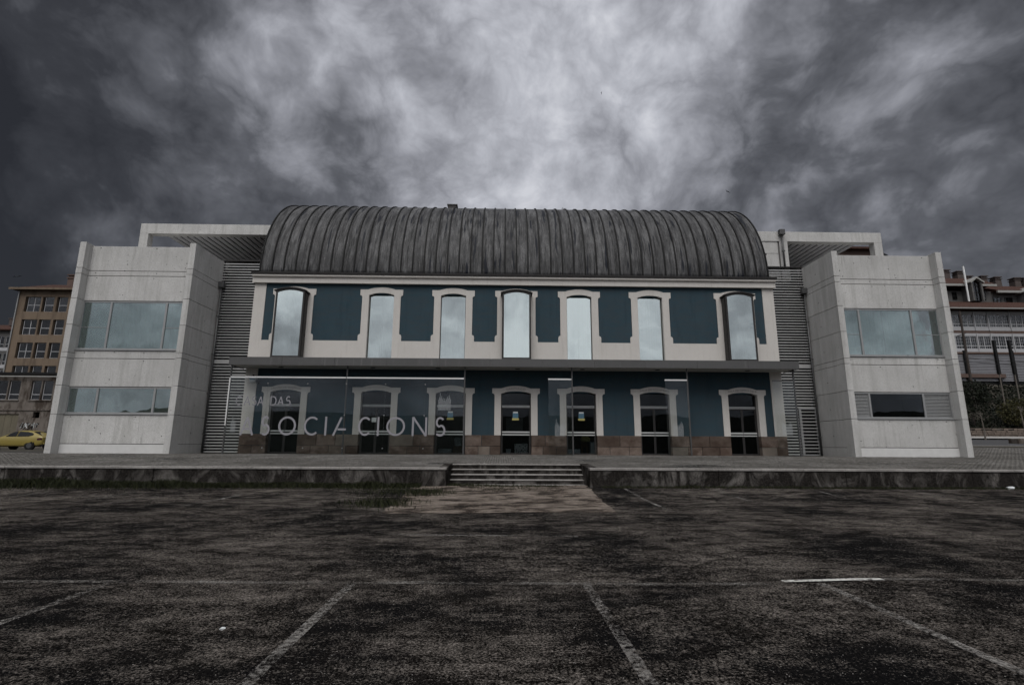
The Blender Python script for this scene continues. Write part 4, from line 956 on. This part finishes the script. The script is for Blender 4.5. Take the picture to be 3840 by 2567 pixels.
# ================================================================== BACKGROUND, RIGHT
t = thing('gallery_block', 'apartment block with two storeys of white glazed galleries under red roofs', 'building', (72, 70, 8.5))
B(62.6, 110, 71.0, 82, 8.0, 20.4).build('wall', 'dwhite', t)
GX = [62.7, 65.05, 66.95, 68.95, 72.12, 74.9, 77.0, 79.2, 82.4, 85, 88]
for fl_, (zg0, zg1, ztop, zbot) in enumerate(((18.15, 19.95, 20.42, 17.62), (15.0, 16.82, 17.22, 14.5))):
    for k in range(len(GX)-1):
        a, b = GX[k], GX[k+1]; nm = 3 if b-a > 2.6 else 2
        MB().box(a-.07, a+.07, 69.86, 70.12, zbot, ztop).build('pilaster', 'white', t)
        bl_ = 0 if (k in (3, 7) ) else .72
        zr = zg0+.42
        f_ = .05; mb = MB(); w_ = (b-a-.14)/nm
        for q in range(nm):
            xa = a+.07+q*w_; mb.box(xa, xa+f_, 70.0, 70.06, zg0, zg1).box(xa+w_-f_, xa+w_, 70.0, 70.06, zg0, zg1)
            for zz_ in (zg0, zr-.05, zr+.02, zg1-f_): mb.box(xa+f_, xa+w_-f_, 70.001, 70.059, zz_, zz_+f_)
            for c_ in (1, 2): mb.box(xa+w_*c_/3-.012, xa+w_*c_/3+.012, 70.01, 70.05, zg0+f_, zg1-f_)
            for c_ in (1, 2): zc = zr+.07+(zg1-zr-.07)*c_/3; mb.box(xa+f_, xa+w_-f_, 70.012, 70.048, zc-.012, zc+.012)
        o = mb.build('gallery_window', 'white', t)
        B(a+.08, b-.08, 70.03, 70.035, zg0+.02, zg1-.02).build('pane', 'fglass', o)
        if bl_: B(a+.1, b-.1, 70.2, 70.22, zr, zg1).build('blind', 'blind', o)
    B(62.6, 110, 69.95, 70.3, zg1+.005, ztop).build('cornice_board', 'white', t); B(62.6, 110, 69.95, 70.3, zbot, zg0-.005).build('apron_board', 'white', t)
    B(62.6, 110, 69.96, 70.3, zbot-.40, zbot-.005).build('string_course', 'brown', t)
rf = MB().prismx([(68.7, 20.55), (68.7, 20.72), (74.2, 23.05), (74.2, 20.55)], 62.4, 110).build('lower_roof', 'tile', t)
B(62.3, 110, 68.5, 68.69, 20.45, 20.62).build('eaves_gutter', 'blind', t)
B(64, 110, 75, 84, 20.5, 25.0).build('attic_wall', 'dwhite', t)
MB().prismx([(74.2, 24.85), (74.2, 25.05), (79, 27.15), (86, 25.0), (86, 24.8)], 75.2, 110).build('upper_roof', 'tile', t); MB().prismx([(74.0, 25.75), (74.0, 25.95), (77, 27.7), (86, 26.0), (86, 25.75)], 62, 75.0).build('upper_roof', 'tile', t)
B(62, 75.1, 73.75, 74.0, 25.45, 25.78).build('eaves_gutter', 'blind', t); B(75.2, 110, 73.9, 74.15, 24.5, 24.86).build('eaves_gutter', 'blind', t)
def dormer(xc, zb, zt):
    o = MB(); o.box(xc-.85, xc-.62, 73.2, 75, zb, zt-.75).box(xc+.62, xc+.85, 73.2, 75, zb, zt-.75); ob = o.build('dormer', 'dwhite', t)
    MB().prism([(xc-1.15, zt-.85), (xc-1.0, zt-1.0), (xc, zt-.25), (xc+1.0, zt-1.0), (xc+1.15, zt-.85), (xc, zt+.02)], 73.0, 76).build('gable', 'blind', ob)
    MB().prism([(xc-.62, zb), (xc+.62, zb), (xc+.62, zt-.78), (xc, zt-.3), (xc-.62, zt-.78)], 73.5, 73.52).build('pane', 'fglass', ob)
    mb = MB()
    for q in (-.6, -.02, .56): mb.box(xc+q, xc+q+.05, 73.42, 73.49, zb, zt-.8)
    for q in (.0, .42, .75): zq = zb+(zt-zb)*q*.85; mb.box(xc-.6, xc+.6, 73.425, 73.485, zq, zq+.05)
    mb.build('glazing_bars', 'black', ob)
dormer(71.45, 23.0, 26.7); dormer(79.9, 22.7, 25.4)
for x0_, x1_, z0_, z1_ in ((73.0, 74.2, 23.6, 24.9), (75.3, 76.5, 23.1, 24.0), (77.1, 78.3, 23.1, 24.0), (69.0, 69.7, 23.6, 24.8)): rwin(t, x0_, x1_, z0_, z1_, 74.9, 1, .5, 0, 'black')
for x_, z_ in ((72.0, 29.7), (74.2, 29.5), (75.6, 28.7), (78.05, 28.75), (80.3, 28.6), (83.5, 28.5), (85.0, 28.5), (88.5, 28.4)):
    MB().box(x_-.5, x_+.5, 78.5, 79.5, 25.0, z_-.45).box(x_-.6, x_+.6, 78.4, 79.6, z_-.45, z_-.36).box(x_-.45, x_+.45, 78.55, 79.45, z_-.36, z_-.12).box(x_-.62, x_+.62, 78.38, 79.62, z_-.12, z_).build('chimney', 'chimney', t)
MB().tube([(70.0, 73.4, 22.9), (70.0, 73.4, 28.4)], .13, 10).build('flue', 'chrome', t)

t = thing('tiled_house', 'brown house with clay tiled roof seen through the right roof frame', 'house', (53.5, 72, 8))
B(46, 55.5, 72, 82, 7, 30.2).build('wall', 'brown', t); rf = MB().prismx([(71.2, 30.2), (71.2, 30.5), (77, 32.6), (83, 30.5), (83, 30.2)], 48.0, 56.0).build('roof', 'tile', t)
MB().box(48.0, 49.2, 76.5, 77.5, 31.5, 33.2).box(47.8, 49.4, 76.3, 77.7, 33.2, 33.4).build('chimney', 'blind', rf); MB().box(49.5, 50.8, 77.5, 78.5, 31.5, 33.7).box(49.3, 51.0, 77.3, 78.7, 33.7, 33.9).build('chimney', 'blind', rf)
MB().tube([(56.6, 73, 7), (56.6, 73, 28.9)], 1.3, 20).build('stair_tower', 'brown', t); MB().tube([(56.6, 73, 28.9), (56.6, 73, 29.5), (56.6, 73, 30.0), (56.6, 73, 30.2)], [1.5, 1.4, .9, .2], 20).build('tower_roof', 'black', t, smooth=True)

# slatted grey screen wall on the terrace
t = thing('slatted_wall', 'grey slatted metal screen wall on the terrace right of the right wing', 'screen wall', (55, 55.2, 8.5))
for k in range(17): B(49.5, 75, 55.10, 55.2, 8.55+k*.175, 8.55+k*.175+.125).build('slat', 'corr', t)
B(49.5, 75, 55.25, 55.4, 8.2, 11.6).build('backing', 'black', t); B(49.5, 75, 55.0, 55.3, 11.55, 11.75).build('capping', 'brown', t); B(49.5, 55.0, 54.85, 55.2, 8.9, 9.3).build('ledge', 'brown', t)
for x_ in (50.9, 54.4, 56.2, 60, 64): B(x_-.13, x_+.13, 54.86, 55.08, 8.3, 11.9).build('post', 'black', t)
# rubble retaining wall
t = thing('rubble_wall', 'low rubble stone wall under the dark hedge', 'wall', (48, 46.2, 2))
B(36, 70, 46.2, 46.6, 1.5, 2.95).build('mortar_core', 'joint', t)
for row in range(4):
    x_ = 38+random.uniform(0, .3)
    while x_ < 56:
        w_ = random.uniform(.3, .62); z_ = pz(x_, 46.2)+.02+row*.2
        B(x_, x_+w_-.03, 46.09+random.uniform(-.02, .03), 46.25, z_, z_+.18).build('stone', 'rock', t, bevel=.03); x_ += w_
B(36, 70, 46.1, 46.7, 2.96, 3.06).build('wall_cap', 'dirt_and_shade', t)
# hedge: dense ivy bank up to the terrace
hb = thing('ivy_bank', 'dark ivy covered bank behind the rubble wall', 'hedge', (48, 49, 2.5))
def hedge_pt():
    x = rng.uniform(38, 68); k = rng.random()
    y = 46.7+7.5*k; top_ = 2.9+k*5.3+.5*mnoise.noise((x*.4, y*.4, 0))+.3*mnoise.noise((x*1.3, y*1.3, 5))
    return (x, y, top_-abs(rng.normal(0, .25)))
leaves(26000, hedge_pt, .13, 'ivy', 'foliage', hb)
for (cx_, cz_, rr2, lab) in ((43.6, 6.3, 1.5, 'rounded dark bush on the bank beside the right wing'), (47.6, 4.6, 1.5, 'olive leaved shrub at the right edge above the rubble wall')):
    b_ = thing('bank_shrub', lab, 'shrub', (cx_, 47, 2.8)); rt_ = random.Random(int(cx_))
    twigs((cx_, 47.2, 2.7), .7, rt_, .55, 4, .05, 5).build('stems', 'bark', b_)
    def pt(cx_=cx_, cz_=cz_, rr2=rr2):
        d = rng.normal(size=3); d /= np.linalg.norm(d); return np.array((cx_, 47.0, cz_))+d*rr2*rng.uniform(.45, 1.05)*np.array((1.15, .7, .85))
    leaves(2600, pt, .10, 'shrub' if cx_ > 45 else 'ivy', 'foliage', b_)
for bx_, by_, hh, rr_s, lab in ((40.0, 42.6, 1.15, 21, 'thin bare sapling on the pale pavement'), (41.2, 40.4, 1.45, 8, 'bare branching sapling at the right edge')):
    t = thing('street_sapling', lab, 'tree', (bx_, by_, pz(bx_, by_)), 'saplings on the pavement'); rt_ = random.Random(rr_s)
    z_ = pz(bx_, by_); MB().tube([(bx_, by_, z_), (bx_+.03, by_, z_+hh*.7), (bx_-.03, by_, z_+hh*1.4)], [.07, .055, .045], 7).build('trunk', 'twig', t)
    twigs((bx_-.03, by_, z_+hh*1.38), .35, rt_, .7, 4, .035, 4).build('crown', 'twig', t)
# utility pole, wires, lamp columns
t = thing('utility_pole', 'dark utility pole with a crossarm in front of the galleries', 'pole', (46.5, 50, 4.5))
MB().tube([(46.48, 50, 4), (46.5, 50, 15)], [.13, .09], 8).build('shaft', 'bark', t); MB().tube([(45.6, 49.7, 12.35), (47.0, 50.2, 12.8)], .04, 6).build('crossarm', 'black', t)
for k, (za, zb) in enumerate(((8.35, 6.6), (7.9, 6.2))):
    pts = [(24.0+(80-24.0)*q/24, 30+(52-30)*q/24, 7.05-.25*k+4.2*q/24-2.0*4*(q/24)*(1-q/24)*.5) for q in range(25)]
    w_ = MB().tube(pts, .016, 4).build('overhead_wire', 'black'); w_['label'] = ['upper black wire running from the right wing to the right', 'lower black wire running from the right wing to the right'][k]; w_['category'] = 'wire'; w_['group'] = 'overhead wires'
for k, (xa, lab) in enumerate(((47.5, 'thin grey lamp column left of the pair before the slatted wall'), (49.0, 'thin grey lamp column right of the pair before the slatted wall'))):
    t = thing('lamp_column', lab, 'lamp post', (xa, 48, 3), 'lamp columns on the bank')
    MB().tube([(xa, 48, 3.0), (xa, 48, 10.4)], [.07, .045], 8).build('shaft', 'twig', t); MB().box(xa-.10, xa+.10, 47.9, 48.1, 8.3, 11.6).build('banner_arm', 'black', t)
item('concrete_block', 'dark concrete block on the paving at the right edge', 'block', B(37.75, 39.6, 37.6, 38.4, pz(38, 38), 2.10), 'grimy', bevel=.03)

# ================================================================== SMALL THINGS
def bird(x, y, z, s, lab, ang, rz):
    v = [(0, -.5, 0), (0, -.2, .07), (0, .35, .05), (0, .6, 0), (.0, .0, -.07), (-.55, .12, .26), (-1.15, -.12, .06), (.55, .12, .26), (1.15, -.12, .06), (-.12, -.1, .04), (.12, -.1, .04), (-.12, .22, .04), (.12, .22, .04)]
    f = [(0, 9, 1), (0, 1, 10), (1, 9, 11, 2), (1, 2, 12, 10), (2, 11, 3), (2, 3, 12), (0, 4, 9), (0, 10, 4), (4, 11, 9), (4, 10, 12), (4, 3, 11), (4, 12, 3), (9, 5, 11), (9, 6, 5), (11, 5, 6), (10, 12, 7), (10, 7, 8), (12, 8, 7)]
    o = MB().add([(a*s, b*s, c*s) for a, b, c in v], f).build('bird', 'black', None, (x, y, z)); o.rotation_euler = (R(ang), R(12), R(rz)); o['label'] = lab; o['category'] = 'bird'; o['group'] = 'birds in the sky'
bird(28.44, 60, 33.1, .42, 'dark bird flying right of the barrel roof', 20, 30); bird(-57.85, 60, 20.8, .42, 'dark bird flying above the tan apartment block', -25, 200); bird(17.0, 80, 62, .30, 'tiny dark bird high over the middle of the roof', 10, 80)
# litter
def crumple(name, lab, x, y, s, mat, seed):
    bm = bmesh.new(); bmesh.ops.create_icosphere(bm, subdivisions=2, radius=s); rr = random.Random(seed)
    for v in bm.verts: v.co *= rr.uniform(.6, 1.25); v.co.z = max(-s*.3, v.co.z*.6)
    me = bpy.data.meshes.new(name); bm.to_mesh(me); bm.free(); me.materials.append(MAT[mat]); o = inst(name, me, None, (x, y, gz(x, y)+s*.3)); o['label'] = lab; o['category'] = 'litter'
crumple('plastic_bag', 'crumpled white plastic bag at the foot of the wall far right', 16.8, 17.3, .11, 'paper', 4)
crumple('paper_scrap', 'small white scrap of paper on the asphalt', -2.2, 4.5, .022, 'paper', 9)
# loose grit on the asphalt
n = 5000; gy = 3.2+9*rng.random(n)**1.6; gx = rng.uniform(-1.12, 1.15, n)*(gy+.6); sz = rng.uniform(.0025, .0075, n)
gzv = np.array([gz(a, b) for a, b in zip(gx, gy)]); tet = np.array([(1, 0, 0), (-.5, .87, 0), (-.5, -.87, 0), (.1, .1, .9)])
an_ = rng.uniform(0, 6.3, n); rot = np.stack([np.stack([np.cos(an_), -np.sin(an_)], 1), np.stack([np.sin(an_), np.cos(an_)], 1)], 1)
tv = np.einsum('nij,kj->nki', rot, tet[:, :2])*sz[:, None, None]*rng.uniform(.6, 1.4, (n, 4, 1)); tz = tet[None, :, 2]*sz[:, None]*.8
v = np.concatenate([tv+np.stack([gx, gy], 1)[:, None, :], (tz+gzv[:, None])[:, :, None]], 2).reshape(-1, 3)
b4 = (np.arange(n)*4)[:, None]; f = np.concatenate([b4+np.array([q]) for q in ((0, 1, 3), (1, 2, 3), (2, 0, 3))], 0)
raw('loose_grit', v, f, 'pebble', None, kind='stuff', label='loose pale grit scattered over the worn asphalt', category='gravel')
# grass and weeds along the foot of the wall
def blades(n, fx, name, lab):
    bx_ = np.array([fx() for _ in range(n)]); h = bx_[:, 3]*rng.uniform(.4, 1.3, n); a = rng.uniform(0, 6.3, n); w_ = .006+.05*h*rng.uniform(.05, .25, n)
    z = np.array([gz(p[0], p[1]) for p in bx_]); d = np.stack([np.cos(a), np.sin(a)], 1); lean = rng.normal(0, .45, (n, 2))*h[:, None]
    p0 = bx_[:, :2]-d*w_[:, None]; p1 = bx_[:, :2]+d*w_[:, None]; pm = bx_[:, :2]+lean*.4; pt_ = bx_[:, :2]+lean
    v = np.stack([np.c_[p0, z-.01], np.c_[p1, z-.01], np.c_[pm+d*w_[:, None]*.7, z+h*.6], np.c_[pt_, z+h], np.c_[pm-d*w_[:, None]*.7, z+h*.6]], 1).reshape(-1, 3)
    f = np.arange(5*n).reshape(-1, 5); return raw(name, v, f, 'grass', None, kind='stuff', label=lab, category='grass')
def gx1():
    x = rng.uniform(-22, -2.6) if rng.random() < .78 else rng.uniform(3.3, 26)
    if x < 0: d = abs(rng.normal(0, .30+.025*max(0, -x-6))); h = .13+.13*max(0, mnoise.noise((x*.8, 0, 0)))+.02*max(0, -x-9)*.6
    else: d = abs(rng.normal(0, .16)); h = .07+.07*max(0, mnoise.noise((x*.9, 4, 0)))
    return (x, 17.52-d, 0, h)
blades(30000, gx1, 'grass', 'dark grass and weeds growing along the foot of the platform wall')
def gx2():
    c = [(-2.9, 13.2, .45, .13), (-2.2, 15.6, .35, .12), (-.3, 17.6, .6, .07), (1.2, 17.9, .6, .06), (.3, 16.7, .7, .05), (-1.4, 18.0, .4, .08), (-3.4, 16.3, .6, .09)][rng.integers(7)]
    return (c[0]+rng.normal(0, c[2]), min(18.2 if -1.7 < c[0] < 2.8 else 17.5, c[1]+rng.normal(0, c[2]*(.4 if c[1] > 16.5 else 1.0))), 0, c[3])
blades(5200, gx2, 'weed_tufts', 'scattered dark weed tufts on the pale apron before the steps')
